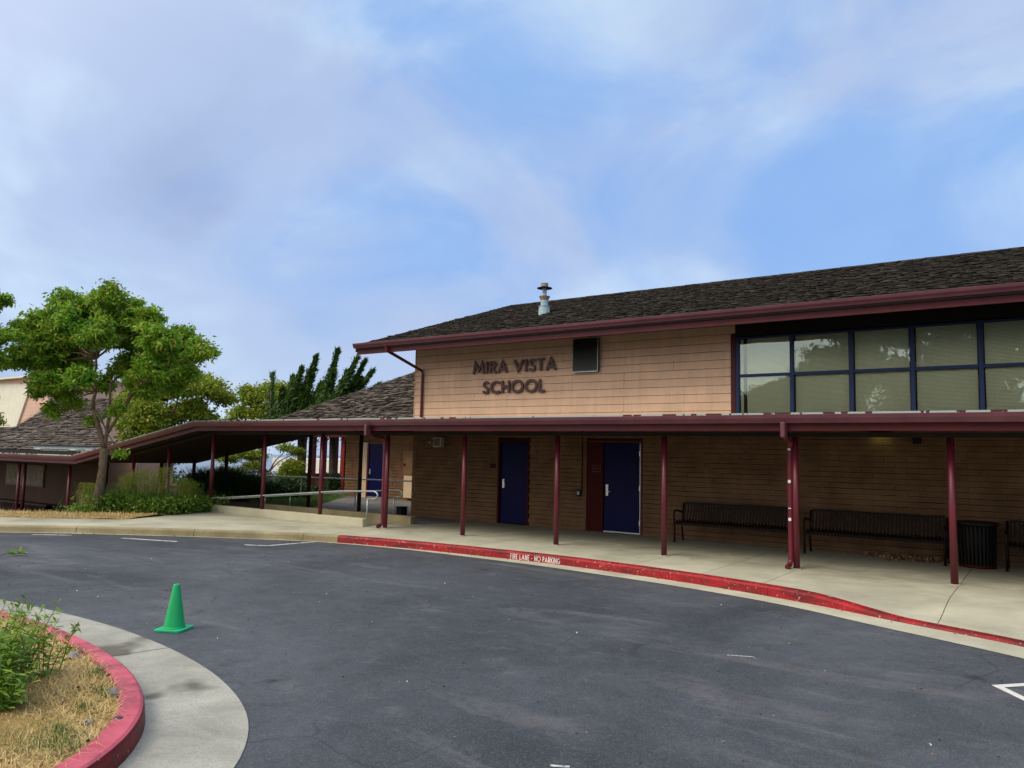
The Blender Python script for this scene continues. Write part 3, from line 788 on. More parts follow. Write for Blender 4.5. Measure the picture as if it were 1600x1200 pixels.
# window band
win = MB().box(WX0 + 0.0, WX0 + 0.10, WALL - 0.02, WALL + 0.15, 2.62, 4.47).build('window_jamb', M['maroon'], hall)
wi = MB()
mx = [-5.44, -4.30, -3.15, -2.06, -0.94, 0.20, 1.33, 2.47, 3.6, 4.75, 5.9]
Z0, ZM, Z1 = 2.70, 3.56, 4.40
for a, b in zip(mx[:-1], mx[1:]):
    w = thing('window', (0, 0, 0)); w.parent = hall; w.location = (-worg(hall)[0], -worg(hall)[1], 0); ORG[w.name] = Vector((0, 0, 0))
    fr = MB()
    fr.box(a - .038, a + .038, WALL - .012, WALL + .08, Z0, Z1)
    fr.box(a + .0385, b - .0385, WALL - .006, WALL + .07, ZM - .03, ZM + .03)
    fr.box(a + .0385, b - .0385, WALL - .004, WALL + .07, Z1 - .04, Z1)
    fr.box(a + .0385, b - .0385, WALL - .004, WALL + .07, Z0, Z0 + .05)
    if b == mx[-1]: fr.box(b - .044, b + .045, WALL - .012, WALL + .08, Z0, Z1)
    fr.build('window_frame', M['blue_frame'], w, bevel=0.004)
    for zz0, zz1 in ((Z0 + .051, ZM - .031), (ZM + .031, Z1 - .041)):
        MB().add([(a + .0385, WALL + .03, zz0), (b - .0385, WALL + .03, zz0), (b - .0385, WALL + .03, zz1), (a + .0385, WALL + .03, zz1)], [(0, 1, 2, 3)]).build('pane', M['glass'], w)
    bl = MB(); zz = Z0 + 0.02; b0 = a + (0.19 if a < -5 else 0.06)
    if a < -5: bl.box(a + .05, a + .11, WALL + .07, WALL + .085, Z0, Z1 - .05)
    while zz < Z1 - 0.06:
        dy = 0.004 * math.sin(zz * 3 + a)
        bl.add([(b0, WALL + .070 + dy, zz), (b - .06, WALL + .070 + dy, zz), (b - .06, WALL + .076 + dy, zz + .0215), (b0, WALL + .076 + dy, zz + .0215)], [(0, 1, 2, 3)])
        zz += 0.0245
    bl.build('blind', M['blind'], w)
MB().box(WX0 + .1, WX1, WALL - .02, WALL + .05, 4.42, 4.98).build('window_head', M['soffit_black'], hall)
MB().box(WX0, WX1 + .2, WALL + .12, WALL + .15, 2.6, 5.0).build('window_backing', M['soffit'], hall)

# roof
EY, EZ, SL = 14.95, 4.74, 0.3333
RY = 21.6; RZ = EZ + SL * (RY - EY)
def shingles(name, org, u, v, ext, mat, parent, expo=0.2, wr=(0.16, 0.34), clip=None, seed=3, th=(0.018, 0.042)):
    g = random.Random(seed); org, u, v = Vector(org), Vector(u).normalized(), Vector(v).normalized(); nrm = u.cross(v).normalized()
    if nrm.z < 0: nrm = -nrm
    V = []; F = []; r = 0; t = 0.0
    while t < ext[1]:
        s = -g.uniform(0, 0.2)
        while s < ext[0]:
            w = g.uniform(*wr); a, b = max(s, 0), min(s + w - 0.006, ext[0])
            if b - a > 0.02 and (clip is None or clip(org + u * ((a + b) / 2) + v * (t + expo / 2))):
                h0 = g.uniform(*th); e0, e1 = g.uniform(-0.022, 0.012), g.uniform(-0.022, 0.012); up = t + expo * 1.06
                i = len(V)
                V += [org + u * a + v * (t + e0) + nrm * (h0 - .016), org + u * b + v * (t + e1) + nrm * (h0 - .016), org + u * b + v * up, org + u * a + v * up,
                      org + u * a + v * (t + e0) + nrm * h0, org + u * b + v * (t + e1) + nrm * h0, org + u * b + v * up + nrm * 0.006, org + u * a + v * up + nrm * 0.006]
                F += [(i + 4, i + 5, i + 6, i + 7), (i, i + 1, i + 5, i + 4), (i + 1, i + 2, i + 6, i + 5), (i + 3, i, i + 4, i + 7)]
            s += w
        t += expo; r += 1
    o = fastmesh(name, np.array([tuple(p) for p in V]), np.array(F), mat, parent); o['kind'] = 'stuff'
    return o
xe0, xr0 = -15.75, -15.2
rf = MB().add([(xe0, EY, EZ - .04), (XR + 1, EY, EZ - .04), (XR + 1, RY, RZ - .04), (xr0, RY, RZ - .04), (xe0, 2 * RY - EY, EZ - .04), (XR + 1, 2 * RY - EY, EZ - .04),
               (xe0, EY, EZ - .16), (XR + 1, EY, EZ - .16), (XR + 1, RY, RZ - .16), (xr0, RY, RZ - .16), (xe0, 2 * RY - EY, EZ - .16), (XR + 1, 2 * RY - EY, EZ - .16)],
              [(0, 1, 2, 3), (3, 2, 5, 4), (7, 6, 9, 8), (8, 9, 10, 11), (1, 0, 6, 7), (0, 3, 9, 6), (3, 4, 10, 9), (2, 1, 7, 8), (5, 2, 8, 11), (4, 5, 11, 10)])
roof = rf.build('roof', M['soffit_black'], hall)
slen = math.hypot(RY - EY, RZ - EZ)
shingles('shingles', (xe0, EY, EZ - .035), (1, 0, 0), (0, RY - EY, RZ - EZ), (XR + 1 - xe0, slen - .05), M['shingle_main'], roof, 0.14, (0.09, 0.20), th=(0.015, 0.05), clip=lambda p: p.x > xe0 + (xr0 - xe0) * (p.y - EY) / (RY - EY) - .02)
m = MB(); g_ = random.Random(4); x = xr0
while x < XR + 1:
    w = 0.30; h = g_.uniform(0, 0.008)
    m.add([(x, RY - .14, RZ - .075 + h), (x + w, RY - .14, RZ - .08 + h), (x + w, RY, RZ + .0 + h), (x, RY, RZ + .006 + h), (x, RY + .14, RZ - .075 + h), (x + w, RY + .14, RZ - .08 + h)], [(0, 1, 2, 3), (3, 2, 5, 4)])
    x += 0.2
o = m.build('ridge_shingles', M['shingle_main'], roof)
# rake boards and eave trim
MB().hexa([(xe0 - .03, EY - .0, EZ - .22), (xe0 - .0, EY, EZ - .22), (xr0, RY, RZ - .22), (xr0 - .03, RY, RZ - .22), (xe0 - .03, EY, EZ - .01), (xe0, EY, EZ - .01), (xr0, RY, RZ - .01), (xr0 - .03, RY, RZ - .01)]).build('rake_board', M['maroon'], roof)
MB().box(xe0, XR + 1, EY + .03, EY + .06, EZ - .29, EZ - .135).build('fascia', M['maroon'], roof, bevel=0.004)
gt = MB(); pr = [(-0.02, -0.125), (-0.085, -0.125), (-0.10, -0.09), (-0.125, -0.05), (-0.135, 0.0), (-0.128, 0.005), (-0.118, -0.045), (-0.09, -0.09), (-0.03, -0.11)]
def gutter_run(m, path, pr, z):   # path in plan with height, profile (dy,dz)
    rows = []
    for (x, y, zz) in path:
        rows.append([len(m.v) + k for k in range(len(pr))]); m.v += [(x, y + p[0], zz + p[1]) for p in pr]
    for a, b in zip(rows[:-1], rows[1:]):
        n = len(pr)
        for k in range(n): m.f.append((a[k], a[(k + 1) % n], b[(k + 1) % n], b[k])); m.m.append(0)
    m.f.append(tuple(rows[0])); m.m.append(0); m.f.append(tuple(rows[-1][::-1])); m.m.append(0)
gutter_run(gt, [(xe0 - .02, EY, EZ), (XR + 1, EY, EZ)], pr, 0)
gt.build('gutter', M['gutter'], roof)
# gable wall under the rake
MB().add([(XL, WALL, 4.9), (XL, 26.9, 4.9), (XL, RY, RZ - .2)], [(0, 1, 2)]).build('gable', M['siding'], hall)

# corner downspout
dsm = MB(); dx = -14.42
pth = [(-14.55, EY - .06, 4.62), (-14.55, EY - .04, 4.50), (dx, WALL - .06, 4.06), (dx, WALL - .05, 3.98), (dx, WALL - .05, 2.62)]
dsm.tube(pth, [.045, .045, .04, .04, .04], 8); dsm.build('downspout', M['postpaint'], hall, smooth=False)

# doors
def lever(parent, x, z, y, tall=0.22):
    m = MB(); m.box(x - .03, x + .03, y - .012, y, z - tall / 2, z + tall / 2)
    m.tube([(x, y - .012, z - .03), (x, y - .06, z - .03), (x + .11, y - .062, z - .03)], .011, 8)
    m.tube([(x, y - .012, z + .07), (x, y - .03, z + .07)], .02, 10)
    return m.build('door_handle', M['chrome'], parent)
d1 = MB().box(-11.70, -10.84, WALL + .05, WALL + .09, 0.01, 2.09).build('door', M['blue_door'], hall, bevel=0.003)
MB().box(-11.76, -11.705, WALL - .01, WALL + .12, 0.0, 2.15).box(-10.835, -10.78, WALL - .01, WALL + .12, 0.0, 2.15).box(-11.704, -10.836, WALL - .008, WALL + .12, 2.095, 2.148).build('door_frame', M['dkred'], d1)
lever(d1, -11.60, 1.02, WALL + .05)
d2 = MB().box(-8.67, -7.745, WALL + .05, WALL + .09, 0.035, 2.09).build('door', M['blue_door'], hall, bevel=0.003)
MB().box(-9.13, -8.69, WALL + .02, WALL + .10, 0.0, 2.095).build('side_panel', M['dkred'], d2)
MB().box(-7.71, -7.66, WALL - .01, WALL + .12, 0.0, 2.15).box(-9.13, -7.711, WALL - .008, WALL + .12, 2.098, 2.15).build('door_frame', M['maroon'], d2)
MB().box(-7.742, -7.715, WALL + .03, WALL + .05, 0.03, 2.09).box(-8.67, -7.715, WALL + .02, WALL + .10, 0.004, 0.032).build('weather_strip', M['chrome'], d2)
lever(d2, -8.59, 0.98, WALL + .05, 0.26)
for d_, xr_ in ((d1, -10.842), (d2, -7.747)):
    for zh in (0.25, 1.05, 1.85): MB().box(xr_ - .012, xr_ + .012, WALL + .032, WALL + .0495, zh - .055, zh + .055).build('hinge', M['chrome'], d_)
def plate(x0, x1, z0, z1, y, mat, label, rim=None):
    t = thing('door_sign', ((x0 + x1) / 2, y, (z0 + z1) / 2), label, 'sign')
    MB().box(x0, x1, y - .012, y, z0, z1).build('plate', mat, t)
    if rim:
        r = MB(); w = .008
        r.box(x0 + .01, x1 - .01, y - .016, y - .0125, z1 - .01 - w, z1 - .01).box(x0 + .01, x1 - .01, y - .016, y - .0125, z0 + .01, z0 + .01 + w)
        r.box(x0 + .01, x0 + .01 + w, y - .016, y - .0125, z0 + .01 + w, z1 - .01 - w).box(x1 - .01 - w, x1 - .01, y - .016, y - .0125, z0 + .01 + w, z1 - .01 - w)
        r.box(x0 + .05, x1 - .05, y - .016, y - .0125, (z0 + z1) / 2 - .006, (z0 + z1) / 2 + .006)
        r.build('rim', rim, t)
plate(-12.00, -11.83, 1.40, 1.52, WALL - .008, M['dkred'], 'small dark red room plate left of the narrow blue door')
plate(-8.99, -8.74, 1.39, 1.57, WALL + .02, M['dkred'], 'square outlined plate on the red panel beside the wide blue door', M['gutter'])

# things on the wall
sp = thing('wall_speaker', (-13.72, WALL, 2.06), 'square grey speaker box mounted high on the wall at the hall corner', 'speaker')
MB().box(-13.86, -13.58, WALL - .17, WALL - .006, 1.93, 2.20).build('speaker_box', M['grey_plastic'], sp, bevel=0.01)
MB().box(-13.83, -13.61, WALL - .178, WALL - .171, 1.96, 2.17).build('grille', M['noticeboard'], sp)
fl = thing('flood_light', (-14.0, WALL, 2.08), 'small round grey security light left of the speaker box', 'wall light')
MB().tube([(-14.0, WALL - .006, 2.1), (-14.0, WALL - .09, 2.1), (-14.02, WALL - .13, 2.05)], [.03, .03, .05], 10).build('lamp_head', M['grey_plastic'], fl)
MB().lathe([(0.055, 0), (0.055, .012)], (-14.0, WALL - .02, 2.16), 12).build('mount', M['grey_plastic'], fl)
sb = thing('switch_box', (-9.32, WALL, 0.87), 'dark conduit running down the wall to a small outlet box left of the wide door', 'outlet')
MB().tube([(-9.24, WALL - .02, 2.6), (-9.24, WALL - .02, 0.94)], .013, 8).build('conduit', M['dkred'], sb)
MB().box(-9.38, -9.25, WALL - .06, WALL - .006, 0.80, 0.96).build('box', M['black'], sb, bevel=0.006)
MB().box(-9.345, -9.285, WALL - .066, WALL - .061, 0.84, 0.92).build('cover', M['grey_plastic'], sb)
ac = thing('wall_vent', (-9.15, WALL, 4.15), 'dark metal louvred vent box high on the tan wall right of the school name', 'vent')
MB().box(-9.50, -8.80, WALL - .10, WALL - .006, 3.80, 4.62).build('casing', M['darkscreen'], ac, bevel=0.008)
fr = MB(); fr.box(-9.505, -8.79, WALL - .115, WALL - .101, 3.795, 3.818).box(-8.803, -8.79, WALL - .115, WALL - .101, 3.819, 4.62)
fr.build('vent_frame', M['steel'], ac)
for k in range(15):
    zz = 3.86 + k * 0.05
    MB().add([(-9.47, WALL - .110, zz), (-8.84, WALL - .110, zz), (-8.84, WALL - .103, zz + .042), (-9.47, WALL - .103, zz + .042)], [(0, 1, 2, 3)]).build('slat', M['darkscreen'], ac)
le = thing('eave_light', (-2.65, WALL, 2.26), 'small lit box light on the dark wall under the canopy, above the second bench', 'wall light')
MB().box(-2.85, -2.45, WALL - .16, WALL - .006, 2.28, 2.36).build('lamp_housing', M['black'], le)
MB().box(-2.82, -2.48, WALL - .15, WALL - .02, 2.272, 2.279).build('lamp_lens', M['lens'], le)
ld = bpy.data.lights.new('eave_lamp', 'AREA'); ld.shape = 'RECTANGLE'; ld.size = 0.3; ld.size_y = 0.1; ld.energy = 0.12; ld.color = (0.7, 0.85, 0.25)
lo = bpy.data.objects.new('eave_lamp', ld); COL.objects.link(lo); lo.parent = le; lo.location = (0, -0.09, 0.0)
bx = thing('junction_box', (-2.0, WALL, 2.2), 'small black box high on the dark wall near the last post', 'utility box')
MB().box(-2.08, -1.95, WALL - .1, WALL - .006, 2.13, 2.26).build('cover', M['black'], bx, bevel=.005)

# lettering
def arc(cx, cy, rx, ry, a0, a1, n=14):
    return [(cx + rx * math.cos(math.radians(a0 + (a1 - a0) * i / n)), cy + ry * math.sin(math.radians(a0 + (a1 - a0) * i / n))) for i in range(n + 1)]
t_ = 0.07
GLY = {
 'M': (0.98, [[(0.05, 0), (0.20, 0.92), (0.49, 0.26), (0.78, 0.92), (0.93, 0)]]),
 'I': (0.22, [[(0.11, 0), (0.11, 1)]]),
 'R': (0.60, [[(0.09, 0), (0.09, 1)], [(0.09, 0.93), (0.30, 0.93)] + arc(0.30, 0.715, 0.20, 0.215, 85, -85, 10) + [(0.09, 0.50)], [(0.27, 0.5), (0.55, 0)]]),
 'A': (0.82, [[(0.06, 0), (0.41, 0.90), (0.76, 0)], [(0.17, 0.30), (0.65, 0.30)]]),
 'V': (0.78, [[(0.05, 1), (0.39, 0.10), (0.73, 1)]]),
 'S': (0.56, [arc(0.29, 0.735, 0.185, 0.195, 20, 250, 12) + arc(0.27, 0.275, 0.205, 0.205, 75, -165, 14)]),
 'T': (0.56, [[(0.28, 0), (0.28, 0.90)], [(0.02, 0.93), (0.54, 0.93)]]),
 'C': (0.86, [arc(0.52, 0.5, 0.43, 0.43, 48, 312, 22)]),
 'H': (0.72, [[(0.09, 0), (0.09, 1)], [(0.63, 0), (0.63, 1)], [(0.10, 0.52), (0.62, 0.52)]]),
 'O': (1.02, [arc(0.51, 0.5, 0.43, 0.43, 90, 450, 28)]),
 'L': (0.50, [[(0.09, 1), (0.09, 0.07), (0.46, 0.07)]]),
 'F': (0.46, [[(0.09, 0), (0.09, 1)], [(0.09, 0.93), (0.44, 0.93)], [(0.10, 0.52), (0.38, 0.52)]]),
 'E': (0.48, [[(0.09, 0), (0.09, 1)], [(0.09, 0.93), (0.45, 0.93)], [(0.10, 0.52), (0.40, 0.52)], [(0.09, 0.07), (0.45, 0.07)]]),
 'N': (0.66, [[(0.09, 0), (0.09, 1)], [(0.09, 0.95), (0.57, 0.05)], [(0.57, 0), (0.57, 1)]]),
 'P': (0.52, [[(0.09, 0), (0.09, 1)], [(0.09, 0.93), (0.26, 0.93)] + arc(0.26, 0.70, 0.19, 0.23, 85, -85, 10) + [(0.09, 0.47)]]),
 'K': (0.58, [[(0.09, 0), (0.09, 1)], [(0.52, 1), (0.13, 0.48)], [(0.22, 0.55), (0.54, 0)]]),
 'G': (0.70, [arc(0.40, 0.5, 0.31, 0.43, 50, 360, 20) + [(0.44, 0.5)]]),
 '-': (0.36, [[(0.06, 0.45), (0.30, 0.45)]]),
}
def ribbon(m, pts, w, f0, f1, P):
    """pts in 2D; P(x,y,d) -> 3D; front at depth f1, back at f0"""
    n = len(pts); L = []; R = []; closed = (Vector(pts[0]) - Vector(pts[-1])).length < 1e-4
    for i in range(n):
        p = Vector(pts[i])
        a = Vector(pts[i - 1]) if i > 0 else (Vector(pts[-2]) if closed else p)
        b = Vector(pts[i + 1]) if i < n - 1 else (Vector(pts[1]) if closed else p)
        d1 = (p - a).normalized() if (p - a).length > 1e-9 else (b - p).normalized()
        d2 = (b - p).normalized() if (b - p).length > 1e-9 else d1
        n1 = Vector((-d1.y, d1.x)); n2 = Vector((-d2.y, d2.x)); mm = (n1 + n2)
        if mm.length < 1e-6: mm = n1
        mm.normalize(); k = w / max(0.35, mm.dot(n1))
        L.append(p + mm * k); R.append(p - mm * k)
    vs = [P(q.x, q.y, f1) for q in L] + [P(q.x, q.y, f1) for q in R] + [P(q.x, q.y, f0) for q in L] + [P(q.x, q.y, f0) for q in R]
    fs = []
    for i in range(n - 1):
        fs += [(i, n + i, n + i + 1, i + 1), (2 * n + i, i, i + 1, 2 * n + i + 1), (n + i, 3 * n + i, 3 * n + i + 1, n + i + 1)]
    if not closed: fs += [(0, 2 * n, 3 * n, n), (n - 1, 2 * n - 1, 4 * n - 1, 3 * n - 1)]
    m.add(vs, fs)
def text_line(s, x0, x1, z, h, parent, mat, P, w, depth, name='letter', space=0.45, squeeze=None):
    tot = sum(GLY[c][0] + 0.10 if c != ' ' else space for c in s) - 0.10
    k = (x1 - x0) / tot; x = x0
    for c in s:
        if c == ' ': x += space * k; continue
        gw_, strokes = GLY[c]; m = MB()
        for j, st in enumerate(strokes):
            ww = w
            ribbon(m, [(x + px * k, z + py * h) for px, py in st], ww, 0.0, depth + 0.0025 * j, P)
        m.build(name, mat, parent)
        x += (gw_ + 0.10) * k
sign = thing('school_name_sign', (-11.3, WALL, 3.35), 'raised dark red letters reading MIRA VISTA SCHOOL on the tan wall', 'sign')
PW = lambda x, y, d: (x, WALL - 0.035 - d, y)
text_line('MIRA VISTA', -12.62, -10.0, 3.895, 0.315, sign, M['letter'], PW, 0.030, 0.03, space=0.42)
text_line('SCHOOL', -12.28, -10.32, 3.36, 0.325, sign, M['letter'], PW, 0.034, 0.03)

# roof flue
vt = thing('roof_flue', (-11.5, 18.0, 5.7), 'pale blue metal flue pipe with flared cap rings on the dark roof', 'flue')
c = (-11.5, 18.0, 5.66)
MB().lathe([(0.175, -0.08), (0.165, 0.1), (0.15, 0.27), (0.165, 0.275), (0.165, 0.29)], c, 20).build('flashing', M['vent'], vt, smooth=False)
MB().lathe([(0.105, 0.29), (0.105, 0.46)], c, 20).build('pipe', M['vent'], vt)
MB().lathe([(0.11, 0.46), (0.155, 0.56), (0.16, 0.565), (0.10, 0.57)], c, 20).build('collar', M['rust'], vt)
for k in range(10):
    a = 2 * math.pi * k / 10
    MB().box(-.012, .012, -.006, .006, 0, .09).build('collar_fin', M['vent'], vt, loc=None) if False else None
MB().lathe([(0.062, 0.57), (0.062, 0.80)], c, 16).build('pipe', M['vent'], vt)
MB().lathe([(0.07, 0.80), (0.215, 0.795), (0.215, 0.81), (0.07, 0.83)], c, 24).build('cap_ring', M['black'], vt)
MB().lathe([(0.085, 0.83), (0.10, 0.86), (0.10, 0.92), (0.105, 0.925), (0.105, 0.94)], c, 12).build('cap', M['rust'], vt)

# ------------------------------------------------------------------ covered walkway in front
cv = thing('covered_walkway', (-12, 13.2, 0), 'long low walkway canopy with maroon gutter and a row of round maroon posts', 'canopy')
CY = 12.5
def cz_(x):   # height of the gutter top along the run
    return 2.49 - 0.0 if x > -19.5 else (2.49 - 1.08 * min(1.0, (-19.5 - x) / 6.7))
path_x = [-60, -40, -26.2, -19.5, 9.5]
m = MB()
gpr = [(-0.0, -0.13), (-0.07, -0.13), (-0.085, -0.10), (-0.11, -0.055), (-0.12, 0.0), (-0.113, 0.004), (-0.10, -0.05), (-0.075, -0.10), (-0.01, -0.115)]
m = MB(); gutter_run(m, [(x, CY + .1, cz_(x)) for x in path_x], gpr, 0); m.build('gutter', M['gutter'], cv)
def run_box(y0, y1, z0, z1, xs=path_x, a=None, b=None):
    m = MB(); xs = [x for x in xs if (a is None or x > a) and (b is None or x < b)]
    if a is not None: xs = [a] + xs
    if b is not None: xs = xs + [b]
    for p, q in zip(xs[:-1], xs[1:]):
        m.hexa([(p, y0, cz_(p) + z0), (q, y0, cz_(q) + z0), (q, y1, cz_(q) + z0), (p, y1, cz_(p) + z0), (p, y0, cz_(p) + z1), (q, y0, cz_(q) + z1), (q, y1, cz_(q) + z1), (p, y1, cz_(p) + z1)])
    return m
run_box(CY + .115, CY + .144, -0.25, -0.135).build('fascia', M['maroon'], cv)
run_box(13.14, 13.26, -0.33, -0.255).build('beam', M['soffit'], cv)
run_box(CY + .02, CY + .1, -0.012, 0.034).build('drip_edge', M['drip'], cv)
# roof deck: over the hall side it meets the wall, further left it is free-standing
m = MB()
for p, q, yb in ((-60, -26.2, 17.0), (-26.2, -19.5, 17.0), (-19.5, -14.87, 17.0), (-14.86, 9.5, WALL - .004)):
    zp, zq = cz_(p) - .05, cz_(q) - .05; dz = 0.03 * (yb - CY) if q > -14 else -0.01
    m.hexa([(p, CY + .145, zp - .16), (q, CY + .145, zq - .16), (q, yb, zq - .16 + dz), (p, yb, zp - .16 + dz), (p, CY + .145, zp + .02), (q, CY + .145, zq + .02), (q, yb, zq + .02 + dz), (p, yb, zp + .02 + dz)])
m.build('roof_deck', M['soffit'], cv)
def post(x, y, z0, z1, r=0.052, mat='postpaint', parent=cv):
    m = MB(); m.lathe([(r, z0), (r, z1)], (x, y, 0), 14)
    o = m.build('post', M[mat], parent, smooth=False)
    for p in o.data.polygons:
        if abs(p.normal.z) < 0.5: p.use_smooth = True
    return o
PX = [-12.72 + 2.305 * k for k in range(0, 10)]
PX = [-12.72, -10.42, -8.06, -5.77, -3.44, -1.19, 1.1, 3.4, 5.7, 8.0]
for x in PX: post(x, 13.2, 0.0, 2.155)
for x in (-14.87, -17.13, -19.42): post(x, 13.12, 0.19, cz_(x) - .33)
for x in (-21.65, -23.6, -25.4, -27.6, -31.4, -35, -39): post(x, 13.15, -1.0 if x < -25 else -1.1, cz_(x) - .33)
for x in (-16.85, -19.1, -21.4, -23.4, -25.3, -27.4): post(x, 16.35, -0.2 if x > -25 else -1.0, cz_(x) - .22, 0.06, 'soffit')
post(-32.0, 13.6, -1.0, 1.15, 0.06)
# base plates
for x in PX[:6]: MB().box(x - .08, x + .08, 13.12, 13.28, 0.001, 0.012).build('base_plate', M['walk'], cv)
def post_downspout(x):
    m = MB()
    m.box(x - .035, x + .035, CY - .06, CY + .09, cz_(x) - .36, cz_(x) - .12)
    m.build('outlet', M['gutter'], cv, bevel=0.01)
    m = MB(); m.tube([(x, CY + .05, cz_(x) - .30), (x - .01, CY + .16, cz_(x) - .36), (x - .05, 13.10, cz_(x) - .40), (x - .088, 13.19, cz_(x) - .52), (x - .088, 13.19, 0.14), (x - .095, 13.14, 0.07), (x - .11, 13.05, 0.03)],
                     [.036, .04, .04, .042, .042, .042, .045], 8)
    m.build('downspout', M['postpaint'], cv)
post_downspout(-3.44); post_downspout(-12.72)
for z_, h_ in ((1.95, .03), (1.42, .05), (0.80, .05), (0.98, .015)):
    MB().box(-3.44 - .11, -3.44 - .066, 13.142, 13.147, z_ - h_ / 2, z_ + h_ / 2).build('sticker', M['white'], cv)
# far end: ochre beam at the canopy back
MB().box(-18.3, -14.9, 17.02, 17.12, 2.10, 2.24).build('end_beam', M['tanbeam'], cv)

# ------------------------------------------------------------------ hand rails
def rail(y, x0, x1, zf, posts, zb, label, end_loop=True, r=0.021):
    t = thing('handrail', ((x0 + x1) / 2, y, 0), label, 'handrail', 'steel handrails along the ramp')
    pts = [(x1 - (x1 - x0) * i / 8, y, zf(x1 - (x1 - x0) * i / 8)) for i in range(9)]
    if end_loop:
        z = zf(x1); lp = []
        for k in range(9):
            a = math.pi * k / 8
            lp.append((x1 + .16 * math.sin(a), y, z - .09 + .09 * math.cos(a)))
        lp = [(x1 - 0.18, y, z - .18)] + lp[::-1]
        pts = lp + pts[1:]
    MB().tube(pts, r, 8).build('rail', M['steel'], t, smooth=True)
    for x in posts:
        top = zf(min(x, x1)) - (0.18 if end_loop and x > x1 - 0.25 else 0)
        MB().tube([(x, y, zb(x)), (x, y, top)], r * 0.85, 8).build('rail_post', M['steel'], t, smooth=True)
    return t
zr = lambda x: 0.84 - 0.083 * max(0.0, (-13.6 - x))
rail(13.10, -21.5, -13.05, zr, [-13.22], lambda x: 0.19, 'near steel handrail with a looped end, fixed to the maroon posts')
rail(14.42, -21.5, -13.5, lambda x: zr(x) - 0.02, [-13.62, -14.95, -16.35, -17.6, -18.7], lambda x: 0.19, 'middle steel handrail standing on the far low wall')
rail(17.3, -27.0, -15.2, lambda x: 0.92 - 0.01 * (-15 - x), [-15.4, -18.0, -20.6, -22.6, -24.6, -26.6], lambda x: -0.02, 'dark back handrail beside the planting behind the ramp', False)

# small black bin by the corner
bb = thing('black_bin', (-15.18, 16.2, 0), 'small black plastic tub on the ground by the corner of the hall', 'tub')
p0 = atz(636, 805, 0.0)
MB().box(-15.12, -14.90, 16.1, 16.35, -.003, 0.22).build('tub', M['black'], bb, bevel=0.02)
MB().box(-15.14, -14.88, 16.08, 16.37, 0.221, 0.245).build('lid', M['black'], bb, bevel=0.008)

# ------------------------------------------------------------------ second building behind the ramp
b2 = thing('classroom_building', (-18, 24, 0), 'tan brick classroom wing with brown shingle roof and one blue door behind the ramp', 'building')
WB = 21.4
MB().box(-22.9, -14.9, WB + .1, 30, -0.1, 3.3).build('wall', M['brick_paint'], b2)
m = MB(); z = -0.05; row = 0; g = np.random.default_rng(9)
while z < 2.7:
    x = -22.9 - (0.2 if row % 2 else 0)
    while x < -14.9:
        p, q = max(x, -22.9), min(x + .398, -14.9)
        for (p, q) in ([(p, q)] if (z > 2.1 or q <= -21.98 or p >= -20.75) else ([(p, -21.98)] if p < -21.98 else []) + ([(-20.75, q)] if q > -20.75 else [])):
            dy = g.uniform(-.006, .005)
            m.box(p + .003, q - .003, WB + dy, WB + .099, z + .008, z + .104)
        x += .4
    z += .112; row += 1
m.build('brick_courses', M['brick_paint'], b2)['kind'] = 'stuff'
d3 = MB().box(-21.62, -20.82, WB + .03, WB + .07, 0.06, 2.06).build('door', M['blue_door'], b2)
MB().box(-20.815, -20.75, WB - .012, WB + .1, 0, 2.12).box(-21.69, -21.625, WB - .012, WB + .1, 0, 2.12).box(-21.624, -20.816, WB - .01, WB + .1, 2.065, 2.12).build('door_frame', M['maroon'], d3)
MB().box(-21.62, -20.82, WB - .03, WB + .09, 0, .055).build('threshold', M['chrome'], d3)
MB().box(-21.98, -21.70, WB - .02, WB + .098, 0, 2.12).build('side_panel', M['lightpanel'], d3)
lever(d3, -21.55, 1.0, WB + .03, .2)
R2Y0, R2Z0, R2X0 = 19.9, 2.96, -25.5
r2 = MB().hexa([(R2X0, R2Y0, R2Z0 - .2), (-12, R2Y0, R2Z0 - .2), (-12, 29.5, R2Z0 - .2 + .335 * 9.6), (R2X0 - .2, 29.5, R2Z0 - .2 + .335 * 9.6),
                (R2X0, R2Y0, R2Z0 - .03), (-12, R2Y0, R2Z0 - .03), (-12, 29.5, R2Z0 - .03 + .335 * 9.6), (R2X0 - .2, 29.5, R2Z0 - .03 + .335 * 9.6)]).build('roof', M['soffit_black'], b2)
shingles('shingles', (R2X0 - .05, R2Y0, R2Z0 - .02), (1, 0, 0), (0, 9.6, 9.6 * .335), (13.3, 10.1), M['shingle_brown'], r2, 0.21, (0.16, 0.30), seed=8, th=(0.025, 0.075))
# utility cabinets on its wall
uc = thing('utility_cabinet', (-19.5, WB, 1.0), 'tall pale tan utility cabinet on the brick wall just left of the hall corner', 'cabinet')
MB().box(-19.58, -19.05, WB - .25, WB - .008, 0.95, 1.85).build('upper_case', M['brick_paint'], uc, bevel=.01)
MB().box(-19.56, -19.12, WB - .22, WB - .008, 0.10, 0.92).build('lower_case', M['lightpanel'], uc, bevel=.01)
MB().box(-19.53, -19.47, WB - .28, WB - .251, 1.28, 1.36).build('latch', M['black'], uc)

# square red columns of another walkway further back
rc = thing('rear_walkway', (-28, 25.6, 0), 'distant walkway canopy on square red columns seen under the near canopy', 'canopy')
for px, yy in ((536, 24.3), (521, 25.3), (503, 25.3), (486.5, 25.3), (471, 25.3)):
    p = aty(px, 760, yy); MB().box(p.x - .12, p.x + .12, yy - .12, yy + .12, -0.3, 2.45).build('column', M['redpost'], rc)
MB().box(-34, -23, 23.9, 26.5, 2.452, 2.66).build('roof_slab', M['soffit_black'], rc)
MB().box(-34, -23, 23.84, 23.899, 2.38, 2.68).build('fascia', M['maroon'], rc)

